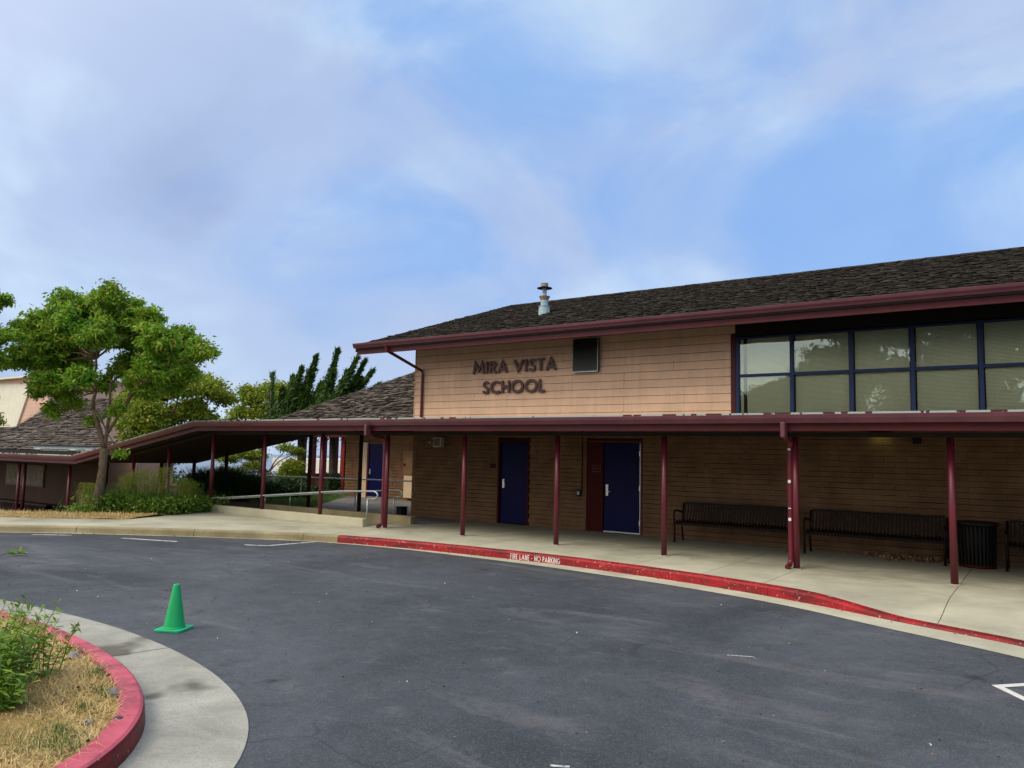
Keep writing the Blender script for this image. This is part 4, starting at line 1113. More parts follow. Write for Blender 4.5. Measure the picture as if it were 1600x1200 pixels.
# far white-roofed portable
p = atd(505, 725, 62)
fb = thing('portable_classroom', (p.x, p.y, -6), 'distant low building with a white roof band far behind the red columns', 'building')
MB().box(p.x - 5, p.x + 4, p.y, p.y + 6, -6, -0.05).build('wall', M['shade_wall'], fb)
MB().box(p.x - 5.6, p.x + 4.6, p.y - .6, p.y + 6.6, -0.04, 1.1).build('roof', M['white'], fb)
MB().box(p.x - 4, p.x - 1, p.y - .03, p.y - .002, -1.6, -0.5).build('window', M['black'], fb)
MB().box(p.x + .5, p.x + 3, p.y - .03, p.y - .002, -1.6, -0.5).build('window', M['black'], fb)

# ------------------------------------------------------------------ left wing
lw = thing('left_wing_building', (-38, 16, -1), 'brown walled school wing under a broad brown shingle roof at the left edge', 'building')
FZ = -1.0
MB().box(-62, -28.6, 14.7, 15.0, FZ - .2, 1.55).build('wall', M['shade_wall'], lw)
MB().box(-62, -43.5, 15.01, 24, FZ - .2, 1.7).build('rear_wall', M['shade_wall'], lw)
MB().tube([(-35.85, 20.2, 1.7), (-35.85, 20.2, -.9)], .055, 8).build('downspout', M['steel'], lw)
MB().box(-41, -36.0, 20.345, 21.5, -1.2, 2.0).build('recessed_wall', M['pink'], lw)
# siding boards on the recessed sunlit part
for k in range(9):
    MB().box(-41, -36.3, 20.3, 20.34, -0.95 + k * .3, -0.66 + k * .3).build('board', M['pink'], lw)
# its roof: one tilted plane with a hip at the right and a lower shed at the far left
def Lz(y): return 1.60 + 0.333 * (y - 14.5)
Lpoly = [(-63, 14.4), (-27.2, 14.4), (-31.5, 16.2), (-37, 18.6), (-43, 23.6), (-51, 23.2), (-43.0, 17.7), (-63, 17.7)]
def inpoly(x, y, P=Lpoly):
    c = False
    for i in range(len(P)):
        (x1, y1), (x2, y2) = P[i], P[i - 1]
        if (y1 > y) != (y2 > y) and x < (x2 - x1) * (y - y1) / (y2 - y1) + x1: c = not c
    return c
n = len(Lpoly)
r3 = MB().add([(x, y, Lz(y) - .03) for x, y in Lpoly] + [(x, y, Lz(y) - .25) for x, y in Lpoly], [tuple(range(n)), tuple(range(n, 2 * n))[::-1]] + [(i, i + n, (i + 1) % n + n, (i + 1) % n) for i in range(n)]).build('roof', M['soffit_black'], lw)
shingles('shingles', (-63, 14.4, Lz(14.4) - .02), (1, 0, 0), (0, 1, .333), (36, 10.0), M['shingle_brown'], r3, 0.26, (0.2, 0.40), clip=lambda p: inpoly(p.x, p.y), seed=12, th=(0.025, 0.075))
# pale metal curb box on the roof just above the eave
cb = thing('roof_curb', (-30.6, 14.7, 1.6), 'long low pale metal box on the brown roof above the left eave', 'roof box')
MB().box(-33.4, -27.6, 14.45, 14.95, 1.45, 1.72).build('side', M['vent'], cb)
MB().box(-33.5, -27.5, 14.38, 15.0, 1.725, 1.765).build('lid', M['black'], cb)
MB().box(-33.2, -27.9, 14.42, 14.448, 1.55, 1.60).build('trim', M['cream'], cb)
# notice board and bench on the wing wall
nb = thing('notice_board', (-34, 14.68, .6), 'pale wide notice board on the dark wall of the left wing', 'notice board')
a, b = aty(12, 740, 14.68), aty(70, 740, 14.68); zt, zb_ = aty(40, 728, 14.68).z, aty(40, 757, 14.68).z
MB().box(a.x, b.x, 14.62, 14.69, zb_, zt).build('board', M['noticeboard'], nb)
MB().box(a.x - .06, b.x + .06, 14.63, 14.688, zt + .002, zt + .06).box(a.x - .06, b.x + .06, 14.63, 14.688, zb_ - .06, zb_ - .002).build('frame', M['maroon'], nb)
gq = random.Random(5)
for k in range(7):
    xx = a.x + .3 + k * (b.x - a.x - .6) / 6; zz = zb_ + gq.uniform(.15, zt - zb_ - .3)
    MB().box(xx - .12, xx + .1, 14.612, 14.618, zz - .1, zz + .12).build('paper', M['noticeboard'], nb)
lb = thing('wall_bench', (-34.5, 14.3, -1), 'long dark bench against the wall of the left wing', 'bench')
a, b = aty(-20, 780, 14.25), aty(82, 780, 14.25)
MB().box(a.x, b.x, 14.05, 14.45, -.56, -.50).build('seat', M['black'], lb)
for xx in (a.x + .3, (a.x + b.x) / 2, b.x - .3): MB().box(xx - .05, xx + .05, 14.1, 14.4, -1, -.561).build('leg', M['black'], lb)

# tall pink and cream gable building behind the left wing
gb = thing('gabled_building', (-60, 27, -1), 'tall salmon and cream gabled building rising behind the left wing roof', 'building')
YG = 27.0
q = lambda px, py: aty(px, py, YG)
A, B = q(-90, 590), q(78, 588)
MB().box(A.x, B.x, YG + .04, YG + 8, -1.2, B.z).build('wall', M['pink'], gb)
z = 1.8
while z < B.z - .1:
    MB().box(A.x, B.x, YG + .005, YG + .039, z + .005, min(z + .30, B.z)).build('board', M['pink'], gb); z += .305
pts = [q(-90, 672), q(17, 672), q(42, 600), q(-90, 600)]
MB().add([(p.x, YG - .05, p.z) for p in pts] + [(p.x, YG + .003, p.z) for p in pts], [(0, 1, 2, 3), (1, 0, 4, 5), (2, 1, 5, 6), (3, 2, 6, 7), (0, 3, 7, 4)]).build('cream_panel', M['cream'], gb)
t1 = [q(18, 674), q(26, 674), q(52, 598), q(43, 598)]
MB().add([(p.x, YG - .14, p.z) for p in t1] + [(p.x, YG + .003, p.z) for p in t1], [(0, 1, 2, 3), (1, 0, 4, 5), (2, 1, 5, 6), (3, 2, 6, 7), (0, 3, 7, 4)]).build('rake_trim', M['cream'], gb)
t2 = [q(-90, 661), q(16, 661), q(17, 664), q(-90, 664)]
MB().add([(p.x, YG - .1, p.z) for p in t2] + [(p.x, YG - .052, p.z) for p in t2], [(0, 1, 2, 3), (1, 0, 4, 5), (2, 1, 5, 6), (3, 2, 6, 7), (0, 3, 7, 4)]).build('sill_trim', M['cream'], gb)
MB().box(A.x - .3, B.x + .4, YG - .5, YG + 8.4, B.z, B.z + .12).build('roof', M['cream'], gb)

# ------------------------------------------------------------------ benches and litter bin under the canopy
def make_bench(loc, label):
    t = thing('slatted_bench', loc, label, 'bench', 'dark metal benches along the hall wall')
    ox, oy, oz = loc; L = 2.36
    prof = [(0.0, 0.405), (0.035, 0.445), (0.10, 0.455), (0.30, 0.435), (0.40, 0.435), (0.44, 0.47), (0.50, 0.66), (0.535, 0.80), (0.53, 0.815)]
    sl_ = MB()
    for (y0, z0), (y1, z1) in zip(prof[:-1], prof[1:]):
        sl_.hexa([(ox - .019, oy + y0, oz + z0 - .008), (ox + .019, oy + y0, oz + z0 - .008), (ox + .019, oy + y1, oz + z1 - .008), (ox - .019, oy + y1, oz + z1 - .008),
                  (ox - .019, oy + y0, oz + z0), (ox + .019, oy + y0, oz + z0), (ox + .019, oy + y1, oz + z1), (ox - .019, oy + y1, oz + z1)])
    first = sl_.build('slat', M['bench'], t)
    n = 36; first.location.x = 0.05
    for k in range(1, n):
        c = first.copy(); COL.objects.link(c); c.parent = t; c.location.x = 0.05 + k * (L - .10) / (n - 1)
    m = MB(); m.box(ox + .03, ox + L - .03, oy + .02, oy + .055, oz + .365, oz + .40); m.box(ox + .03, ox + L - .03, oy + .36, oy + .40, oz + .385, oz + .425)
    m.bar((ox + .03, oy + .545, oz + .80), (ox + L - .03, oy + .545, oz + .80), .03, .05); m.build('seat_rail', M['bench'], t)
    for x in (0.0, L):
        m = MB(); m.tube([(ox + x, oy + .02, oz), (ox + x, oy + .03, oz + .25), (ox + x, oy + .01, oz + .45), (ox + x, oy - .01, oz + .58), (ox + x, oy + .03, oz + .65), (ox + x, oy + .12, oz + .665), (ox + x, oy + .47, oz + .60)], .021, 8)
        m.build('armrest', M['bench'], t, smooth=True)
        m = MB(); m.tube([(ox + x, oy + .50, oz), (ox + x, oy + .43, oz + .30), (ox + x, oy + .47, oz + .52), (ox + x, oy + .545, oz + .80)], .021, 8)
        m.tube([(ox + x, oy + .03, oz + .40), (ox + x, oy + .44, oz + .38)], .018, 8)
        m.build('leg', M['bench'], t, smooth=True)
        for yy in (.02, .50): MB().lathe([(.035, 0), (.035, .008)], (ox + x, oy + yy, oz), 10).build('foot', M['bench'], t)
    return t
bn = make_bench((-6.55, 15.50, 0.0), 'dark slatted metal bench right of the wide blue door')
copy_thing(bn, (-3.89, 15.48, 0.0), 'dark slatted metal bench with dry leaves under it, left of the litter bin')
copy_thing(bn, (-0.62, 15.45, 0.0), 'dark slatted metal bench cut by the right edge, past the litter bin')
tb = thing('litter_bin', (-1.06, 15.72, 0), 'black slatted steel litter bin between the second and third bench', 'litter bin')
cx, cy = -1.06, 15.74
MB().lathe([(0.20, 0.03), (0.235, 0.40), (0.25, 0.74), (0.22, 0.745)], (cx, cy, 0), 24).build('liner', M['black'], tb, smooth=True)
MB().lathe([(0.275, 0.0), (0.285, 0.02), (0.275, 0.05), (0.22, 0.05)], (cx, cy, 0), 28).build('base_ring', M['dkred'], tb)
MB().lathe([(0.30, 0.70), (0.335, 0.735), (0.335, 0.765), (0.30, 0.78), (0.23, 0.77)], (cx, cy, 0), 28).build('rim', M['black'], tb)
m = MB(); m.hexa([(-.014, -.275, .02), (.014, -.275, .02), (.014, -.267, .02), (-.014, -.267, .02), (-.016, -.305, .72), (.016, -.305, .72), (.016, -.297, .72), (-.016, -.297, .72)])
me = None
for k in range(30):
    if me is None:
        o = m.build('slat', M['black'], None); o.parent = tb; me = o
    else:
        o = me.copy(); COL.objects.link(o); o.parent = tb
    o.location = (0, cy - 15.72, 0); o.rotation_euler.z = 2 * math.pi * k / 30

# dry leaves swept under the second bench
g = np.random.default_rng(3)
n = 420; P = np.stack([g.normal(-2.15, .42, n), np.clip(g.normal(15.95, .17, n), 15.4, 16.25), g.uniform(.006, .05, n) + .03 * g.uniform(0, 1, n) ** 3], 1)
tag(leaves('dry_leaves', P, .07, .025, M['dryleaf'], None, 4, 0.0), 'heap of dry brown leaves under the second bench', 'leaves', kind='stuff')

# ------------------------------------------------------------------ painted kerb text
kt = thing('painted_kerb_text', (-7.6, 11.7, -0.08), 'white stencilled words FIRE LANE - NO PARKING painted on the red kerb', 'painted text')
def PK(x, y, d):
    yy = ky(x); return (x, yy - 0.006 - d * 0.5 - 0.0001, y)
xa, xb = -8.13, -7.08
text_line('FIRE LANE - NO PARKING', xa, xb, -0.128, 0.098, kt, M['white'], PK, 0.0058, 0.002, space=0.40)

# ------------------------------------------------------------------ road paint
def sheet(name, pts, z, mat, **k):
    m = MB().add([(p[0], p[1], z) for p in pts], [tuple(range(len(pts)))]); o = m.build(name, mat)
    if o.data.polygons[0].normal.z < 0: o.data.flip_normals()
    return tag(o, **k)
def wornpaint():
    m = Mat('worn_white_road_paint', 0.7, 0.3)
    f = m.ramp(m.noise(9, 8, 0.8), [(0.40, (0.10, 0.10, 0.115)), (0.50, (0.60, 0.60, 0.60))])
    m.color(f); return m.m
M['roadwhite'] = wornpaint()
M['roadwhite2'] = paint('white_road_paint', (0.66, 0.66, 0.62), 0.12, 0.7, 14.0, streak=False)
def pline(a, b, w, z=RD + .004, mat='roadwhite'):
    a, b = Vector(a[:2]), Vector(b[:2]); t = (b - a).normalized(); n_ = Vector((-t.y, t.x)) * w / 2
    return sheet('painted_line', [a - n_, b - n_, b + n_, a + n_], z, M[mat], kind='structure')
for (x0, y0, x1, y1) in ((50, 835.5, 112, 836.5), (190, 841, 277, 846.5), (382, 851.5, 420, 853), (421, 852.6, 492, 846.8)):
    pline(atz(x0, y0, RD), atz(x1, y1, RD), 0.09)
A_ = [atz(1549, 1071, RD), atz(1700, 1062, RD), atz(1700, 1144, RD)]
def inner(P, d):
    P = [Vector(p[:2]) for p in P]; c = sum(P, Vector((0, 0))) / len(P); out = []
    for i in range(len(P)):
        a, b, cc = P[i - 1], P[i], P[(i + 1) % len(P)]
        e1 = (b - a).normalized(); e2 = (cc - b).normalized(); s = 1 if (Vector((-e1.y, e1.x)).dot(c - b) > 0) else -1
        n1 = Vector((-e1.y, e1.x)) * s; n2 = Vector((-e2.y, e2.x)) * s; mm_ = (n1 + n2).normalized(); out.append(b + mm_ * d / max(.2, mm_.dot(n1)))
    return out
I_ = inner(A_, 0.075)
m = MB()
for i in range(3):
    j = (i + 1) % 3
    m.add([(A_[i].x, A_[i].y, RD + .004), (A_[j].x, A_[j].y, RD + .004), (I_[j].x, I_[j].y, RD + .004), (I_[i].x, I_[i].y, RD + .004)], [(0, 1, 2, 3)])
o = m.build('painted_arrow', M['roadwhite2']); tag(o, kind='structure')
if o.data.polygons[0].normal.z < 0: o.data.flip_normals()
pline(atz(1136, 1024, RD), atz(1178, 1027, RD), 0.022)
pline(atz(860, 1197, RD), atz(890, 1199, RD), 0.03)

# ------------------------------------------------------------------ traffic cone
cpos = atz(272, 984, RD)
cn = thing('traffic_cone', (cpos.x, cpos.y, RD), 'green plastic traffic cone standing alone on the asphalt', 'traffic cone')
m = MB(); prof = [(0.116, 0.026), (0.109, 0.032), (0.104, 0.05), (0.034, 0.462), (0.030, 0.472), (0.024, 0.474), (0.022, 0.44), (0.10, 0.04)]
m.lathe(prof, (cpos.x, cpos.y, RD), 40); o = m.build('cone_body', M['cone'], cn, smooth=True)
o.data.polygons[-1].use_smooth = False
m = MB(); h = .148; pl = []
for k in range(4):
    for j in range(5):
        a = math.pi / 2 * k + math.pi / 8 * j; cxk = (h - .035) * (1 if k in (0, 3) else -1); cyk = (h - .035) * (1 if k in (0, 1) else -1)
        pl.append((cxk + .035 * math.cos(a), cyk + .035 * math.sin(a)))
an = math.radians(27)
pl = [(cpos.x + x * math.cos(an) - y * math.sin(an), cpos.y + x * math.sin(an) + y * math.cos(an)) for x, y in pl]
m.prism(pl, RD + .001, RD + .026); m.build('cone_base', M['cone_base'], cn, bevel=.006, seg=2)

# ------------------------------------------------------------------ traffic island
IO = [(-26, -3), (-24.5, -1.2), (-20, 0.9), (-16, 2.3), (-12.5, 3.35), (-10.5, 3.7), (-9.15, 3.80), (-8.38, 3.81), (-7.72, 3.77), (-6.95, 3.67), (-6.19, 3.50), (-5.64, 3.31), (-5.18, 3.08), (-4.83, 2.82), (-4.55, 2.52), (-4.33, 2.15), (-4.25, 1.7), (-4.4, 1.2),
      (-4.9, 0.7), (-5.8, 0.25), (-7.5, -0.2), (-10, -0.9), (-14, -2.2), (-20, -4.4), (-24, -5.0), (-26, -4.6), (-26.4, -3.8), (-26, -3)]
IOs = resample(IO, 0.12)   # travels clockwise: island on the right
KW = 0.165
isl = thing('island_kerb', (-5, 3, RD), kind='structure')
cutn = [0]; acc = 0
for i in range(1, len(IOs)):
    acc += (Vector(IOs[i]) - Vector(IOs[i - 1])).length
    if acc > 2.4: cutn.append(i); acc = 0
# joint visible near the camera
jt = min(range(len(IOs)), key=lambda i: (IOs[i][0] + 5.02) ** 2 + (IOs[i][1] - 2.97) ** 2)
cutn = sorted(set([c for c in cutn if abs(c - jt) > 6] + [jt, len(IOs) - 1]))
for a, b in zip(cutn[:-1], cutn[1:]):
    seg = [Vector(p) for p in IOs[a:b + 1]]
    if len(seg) < 3: continue
    seg[0] = seg[0].lerp(seg[1], .03); seg[-1] = seg[-1].lerp(seg[-2], .03)
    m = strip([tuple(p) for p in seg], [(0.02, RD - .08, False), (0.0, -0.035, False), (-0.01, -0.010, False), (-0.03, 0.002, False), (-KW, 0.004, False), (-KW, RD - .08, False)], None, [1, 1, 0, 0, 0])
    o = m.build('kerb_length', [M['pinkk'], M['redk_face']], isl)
    o.data.flip_normals()
# its wide concrete gutter
GO = {-26: 0.6}
gw2 = lambda p: 0.66 if p[0] < -6 else 0.66 + 0.02 * sm(-6, -4.6, p[0])
seg = [p for p in IOs]
ga = offset(seg, 0.004); gb_ = offset(seg, gw2)
gcut = [0] + [c for c in cutn[1:-1:1]] + [len(seg) - 1]
ig = thing('island_gutter', (-5, 3.3, RD), kind='structure')
gj = min(range(len(seg)), key=lambda i: (seg[i][0] + 4.6) ** 2 + (seg[i][1] - 2.6) ** 2); gj2 = min(range(len(seg)), key=lambda i: (seg[i][0] + 7.1) ** 2 + (seg[i][1] - 3.68) ** 2); gj3 = min(range(len(seg)), key=lambda i: (seg[i][0] + 9.9) ** 2 + (seg[i][1] - 3.75) ** 2)
gcut = sorted([0, gj3, gj2, gj] + list(range(gj + 20, len(seg) - 10, 20)) + [len(seg) - 1])
for a, b in zip(gcut[:-1], gcut[1:]):
    m = MB()
    for i in range(a, b):
        s0 = .04 if i == a else 0; s1 = .04 if i == b - 1 else 0
        L = lambda p, q, t: (p[0] + (q[0] - p[0]) * t, p[1] + (q[1] - p[1]) * t)
        p, q = L(ga[i], ga[i + 1], s0), L(ga[i], ga[i + 1], 1 - s1); r, s_ = L(gb_[i], gb_[i + 1], s0), L(gb_[i], gb_[i + 1], 1 - s1)
        j_ = 0.008 * math.sin(i * 2.7) + .006 * math.sin(i * 7.1)
        m.add([(p[0], p[1], RD + .016), (q[0], q[1], RD + .016), (s_[0], s_[1], RD + .008), (r[0], r[1], RD + .008), (r[0], r[1], RD - .03), (s_[0], s_[1], RD - .03)], [(0, 3, 2, 1), (3, 4, 5, 2)])
    o = m.build('slab', M['gutterd'], ig)
    at_ = o.data.attributes.new('dirt', 'FLOAT', 'POINT')
    at_.data.foreach_set('value', [1.0, 1.0, 0.0, 0.0, 0.0, 0.0] * (b - a))
    if o.data.polygons[0].normal.z < 0: o.data.flip_normals()
ii = offset(IOs, -KW + .002)
zi = lambda x, y: -0.03
cxm = (-14, -0.5)
# island soil as fan of rings so it can be lumpy
V = []; F = []
ring = ii[:-1]; n = len(ring); levels = [0, .02, .05, .09, .14, .2, .28, .38, .5, .65, .82]
g = np.random.default_rng(1)
def spine(p):   # nearest point on the island's long axis
    x = min(-5.6, max(-24.5, p[0])); return (x, 1.85 + (x + 5.6) * 0.285)
for l in levels:
    for p in ring:
        s_ = spine(p); x, y = p[0] + (s_[0] - p[0]) * l, p[1] + (s_[1] - p[1]) * l
        V.append((x, y, -0.035 + 0.06 * sm(0, .5, l) + (0.018 * math.sin(x * 7.3 + 1) * math.sin(y * 8.1) if l > 0 else 0)))
for li in range(len(levels) - 1):
    for i in range(n):
        F.append((li * n + i, li * n + (i + 1) % n, (li + 1) * n + (i + 1) % n, (li + 1) * n + i))
o = fastmesh('island_soil', np.array(V), np.array(F), M['straw_soil']); tag(o, kind='structure')
if o.data.polygons[0].normal.z < 0: o.data.flip_normals()
def on_island(x, y, mrg=0.0):
    return inpoly(x, y, ii)
def scatter_island(n, x0, x1, y0, y1, seed):
    g = random.Random(seed); out = []
    while len(out) < n:
        x, y = g.uniform(x0, x1), g.uniform(y0, y1)
        if on_island(x, y): out.append((x, y, -0.02 + 0.02 * g.random()))
    return out
P = scatter_island(30000, -10.5, -4.3, 1.0, 3.8, 2)
tag(blades('straw', P, 0.13, 0.0019, M['straw'], None, 5, flat=True), 'dry cut straw lying over the island soil', 'straw', kind='stuff')
P = [p for p in scatter_island(9000, -10.5, -4.3, 1.0, 3.8, 3) if math.sin(p[0] * 3.1 + 1.3) * math.sin(p[1] * 4.7 + p[0]) > 0.25]
tag(blades('dry_grass_tufts', P, 0.075, 0.0018, M['straw'], None, 6, lean=1.0, curl=0.9), 'short dry grass tufts standing on the island', 'grass', kind='stuff')
P = []
for (cx, cy, r, k) in ((-5.05, 2.42, .10, 160), (-4.78, 2.36, .10, 120), (-5.62, 3.0, .08, 90), (-6.1, 3.2, .07, 70), (-5.35, 2.75, .06, 60), (-6.9, 3.4, .1, 80), (-5.0, 2.2, .12, 120)):
    for _ in range(k): P.append((rnd.gauss(cx, r), rnd.gauss(cy, r * .6), 0.0))
P = [p for p in P if on_island(p[0], p[1])]
tag(blades('green_grass_tufts', P, 0.07, 0.0022, M['grass'], None, 9, lean=1.1, curl=0.7), 'sparse green grass sprouts among the straw on the island', 'grass', kind='stuff')
def stone(px, py, r, label, dark=False, seed=0):
    p = atz(px, py, 0.0); g = random.Random(seed)
    bm = bmesh.new(); bmesh.ops.create_icosphere(bm, subdivisions=3, radius=r)
    ph = [g.uniform(0, 6) for _ in range(6)]
    for v in bm.verts:
        k = 1 + .12 * math.sin(v.co.x / r * 2.3 + ph[0]) + .10 * math.sin(v.co.y / r * 3.1 + ph[1]) + .06 * math.sin(v.co.z / r * 5 + ph[2])
        v.co = Vector((v.co.x * k * 1.25, v.co.y * k, v.co.z * k * .62))
    me = bpy.data.meshes.new('stone'); bm.to_mesh(me); bm.free(); me.shade_smooth(); me.materials.append(M['stone_dark'] if dark else M['stone'])
    o = bpy.data.objects.new('stone', me); COL.objects.link(o); o.location = (p.x, p.y, -0.004 + r * .05); o.rotation_euler.z = g.uniform(0, 3)
    return tag(o, label, 'stone')
M['stone'] = concrete('grey_stone', (0.22, 0.22, 0.22), (0.34, 0.34, 0.33), 0.3); M['stone_dark'] = paint('glossy_dark_stone', (0.03, 0.03, 0.045), 0.3, 0.25, 20, spec=.6, streak=False)
stone(184, 1123, .026, 'small glossy dark stone beside the pink kerb', True, 1)
stone(136, 1128, .028, 'round grey stone lying in the straw left of the dark stone', False, 2)
stone(176, 1082, .040, 'flat grey stone half buried next to the kerb bend', False, 3)
stone(116, 1026, .055, 'largest flat grey stone, furthest back in the straw', False, 4)
stone(156, 1044, .022, 'tiny grey stone between the two flat stones', False, 5)

P = scatter_island(700, -9, -4.3, 1.2, 3.8, 17)
tag(leaves('bark_litter', [(x, y, .012) for x, y, z in P], .045, .009, M['dryleaf'], None, 18, 0.0), 'brown dead leaf scraps mixed in the straw on the island', 'leaves', kind='stuff')
# leafy weeds in the island foreground
def weed(loc, n_st, h, spread, seed, label, leafL=0.085, tall=None):
    t = thing('leafy_weed', loc, label, 'plant', 'leafy weeds on the island')
    n_st = int(n_st * 1.7); leafL *= 1.35
    g = random.Random(seed); m = MB(); C = []; D = []
    base = Vector(loc)
    for s_ in range(n_st):
        a = g.uniform(0, 2 * math.pi); r0 = g.uniform(0, .12) ; b = base + Vector((math.cos(a) * r0, math.sin(a) * r0, -.02))
        H = h * g.uniform(.55, 1.1); sp = spread * g.uniform(.2, 1)
        tip = b + Vector((math.cos(a) * sp, math.sin(a) * sp, H))
        mid = b.lerp(tip, .5) + Vector((math.cos(a) * -.1 * sp, math.sin(a) * -.1 * sp, H * .1))
        pts = []
        for i in range(9):
            u = i / 8; pts.append(b * (1 - u) ** 2 + mid * 2 * u * (1 - u) + tip * u * u)
        m.tube(pts, [.0045 * (1 - .7 * i / 8) for i in range(9)], 5)
        k = int(H / .022)
        for i in range(k):
            u = .12 + .88 * i / k; p = b * (1 - u) ** 2 + mid * 2 * u * (1 - u) + tip * u * u
            C.append(p); D.append((g.uniform(0, 2 * math.pi), g.uniform(-.2, .75) if u < .9 else g.uniform(.4, 1.3), leafL * g.uniform(.6, 1.25) * (1.1 - .45 * u)))
    m.build('stem', M['leaf_weed'], t, smooth=True)
    V = []; F = []
    for p, (az, el, L) in zip(C, D):
        d = Vector((math.cos(az) * math.cos(el), math.sin(az) * math.cos(el), math.sin(el))); s2 = Vector((-math.sin(az), math.cos(az), 0)); w = L * .125
        dr = Vector((0, 0, -1)); i = len(V)
        q1 = p + d * L * .4 + dr * L * .02; q2 = p + d * L * .75 + dr * L * .12; q3 = p + d * L + dr * L * .30
        nr = s2.cross(d) * w * .4
        V += [p, q1 + s2 * w + nr, q1, q1 - s2 * w + nr, q2 + s2 * w * .8 + nr, q2, q2 - s2 * w * .8 + nr, q3]
        F += [(i, i + 2, i + 1, i + 1), (i, i + 3, i + 2, i + 2), (i + 1, i + 2, i + 5, i + 4), (i + 2, i + 3, i + 6, i + 5), (i + 4, i + 5, i + 7, i + 7), (i + 5, i + 6, i + 7, i + 7)]
    F3 = [tuple(dict.fromkeys(f)) for f in F]
    mb = MB(); mb.add(V, F3); mb.build('foliage', M['leaf_weed'], t, smooth=True)
    return t
weed((-6.02, 2.42, 0.0), 26, 0.62, 0.26, 1, 'tall dense clump of leafy green weed at the very left edge')
weed((-6.35, 2.70, 0.0), 20, 0.56, 0.26, 2, 'bushy leafy weed behind the dense clump, left of the straw')
weed((-5.75, 2.42, 0.0), 14, 0.34, 0.20, 3, 'low leafy weed leaning over the straw in front')
weed((-6.42, 2.98, 0.0), 4, 0.46, 0.20, 4, 'thin weed sprouting taller than the pink kerb behind it', .075)
weed((-7.1, 2.75, 0.0), 12, 0.44, 0.22, 5, 'rear leafy weed clump closest to the far kerb')
# flowering sprig standing up by the kerb
sp_ = thing('flower_sprig', (-6.35, 3.05, 0), 'single upright sprig with a purple tip reaching over the pink kerb', 'plant', 'leafy weeds on the island')
M['purple'] = paint('purple_bud', (0.28, 0.07, 0.18), .2, .7, 30, streak=False)
a = atz(92, 1048, 0.0); pts = [a, a + Vector((.03, .02, .12)), a + Vector((.06, .03, .24)), a + Vector((.105, .05, .335)), a + Vector((.14, .05, .36))]
MB().tube(pts, [.005, .0045, .004, .0035, .003], 6).build('stem', M['leaf_weed'], sp_, smooth=True)
MB().tube([pts[3], pts[3] + Vector((.02, 0, .028)), pts[3] + Vector((.045, 0, .035)), pts[3] + Vector((.06, 0, .022))], [.004, .007, .006, .003], 6).build('bud', M['purple'], sp_, smooth=True)
C = []
for i in range(34):
    u = .15 + .85 * i / 34; k = min(3, int(u * 4)); C.append(Vector(pts[k]).lerp(Vector(pts[k + 1]), u * 4 - k))
leaves('foliage', [tuple(c) for c in C], .060, .009, M['leaf_weed'], sp_, 3, -.3)

# ------------------------------------------------------------------ litter specks on the asphalt
g = random.Random(21); P = []
while len(P) < 420:
    x, y = g.uniform(-14, 0), g.uniform(3.5, 11)
    if y < ky(x) - .5 and not (x < -3.4 and y < 4.7): P.append((x, y, RD + .006))
tag(leaves('leaf_litter', P, .028, .008, M['dryleaf'], None, 31, 0.0), 'tiny dry leaves and chips scattered over the asphalt', 'litter', kind='stuff')
P = [(x + g.uniform(-3, 3), y + g.uniform(-1.5, 1.5), RD + .006) for x, y, z in P[:60]]
P = [p for p in P if p[1] < ky(p[0]) - .4 and not (p[0] < -3.2 and p[1] < 4.7)]
tag(leaves('pale_chips', P, .022, .008, M['white'], None, 32, 0.0), 'tiny pale paper chips and pebbles on the asphalt', 'litter', kind='stuff')
P = []
for _ in range(160):
    i = g.randrange(len(K)); x, y = K[i]
    if -20 < x < 0: P.append((x + g.uniform(-.1, .1), y - g.uniform(.0, .10), RD + .016))
tag(leaves('gutter_leaves', P, .035, .012, M['dryleaf'], None, 33, 0.0), 'dry leaf fragments caught along the kerb foot', 'leaves', kind='stuff')
# fallen green sprig on the road at far left
fs = thing('fallen_sprig', atz(20, 868, RD), 'fallen leafy sprig lying on the asphalt at the left edge', 'sprig')
a, b = atz(-8, 869, RD + .01), atz(42, 865, RD + .03)
MB().tube([a, (a + b) / 2 + Vector((0, 0, .03)), b], .006, 5).build('stem', M['bark_dark'], fs)
leaves('foliage', [tuple(a.lerp(b, .4 + .6 * i / 16) + Vector((0, 0, .03))) for i in range(16)], .11, .03, M['leaf_weed'], fs, 3, -.2)

# ------------------------------------------------------------------ straw strip and plants on the left lawn
g = random.Random(8); P = []
for _ in range(9000):
    p = lawn_pt(g.uniform(0, 12), g.uniform(0.02, 2.2)); P.append((p[0], p[1], p[2] + .005))
tag(blades('lawn_straw', P, 0.13, 0.006, M['straw'], None, 12, flat=True), 'dry straw covering the lawn bank beside the left pavement', 'straw', kind='stuff')
P = []
for _ in range(2600):
    s_ = g.uniform(0, 10); p = lawn_pt(s_, g.uniform(0.3, 2.0)); P.append((p[0], p[1], p[2]))
tag(blades('lawn_grass', P, 0.10, 0.005, M['straw'], None, 13, lean=.9), 'dry standing grass along the top of the left bank', 'grass', kind='stuff')
def strap_plant(px, py, dd_, n, h, seed, label, mat='grass', w=.012):
    p = atz(px, py, 0.02) if not isinstance(px, tuple) else Vector(px)
    t = thing('strap_leaf_plant', p, label, 'plant', 'green plants at the foot of the tree')
    g = random.Random(seed); P = [(p.x + g.gauss(0, dd_), p.y + g.gauss(0, dd_), p.z - .05) for _ in range(n)]
    blades('foliage', P, h, w, M[mat], t, seed, lean=1.2, curl=0.9)
    Cx = [(q[0] + g.gauss(0, .08), q[1] + g.gauss(0, .08), p.z + g.uniform(.02, h * .62)) for q in P for _ in range(4)]
    leaves('leaves', Cx, .10, .025, M['leaf_weed'], t, seed + 1, 0.1)
    return t
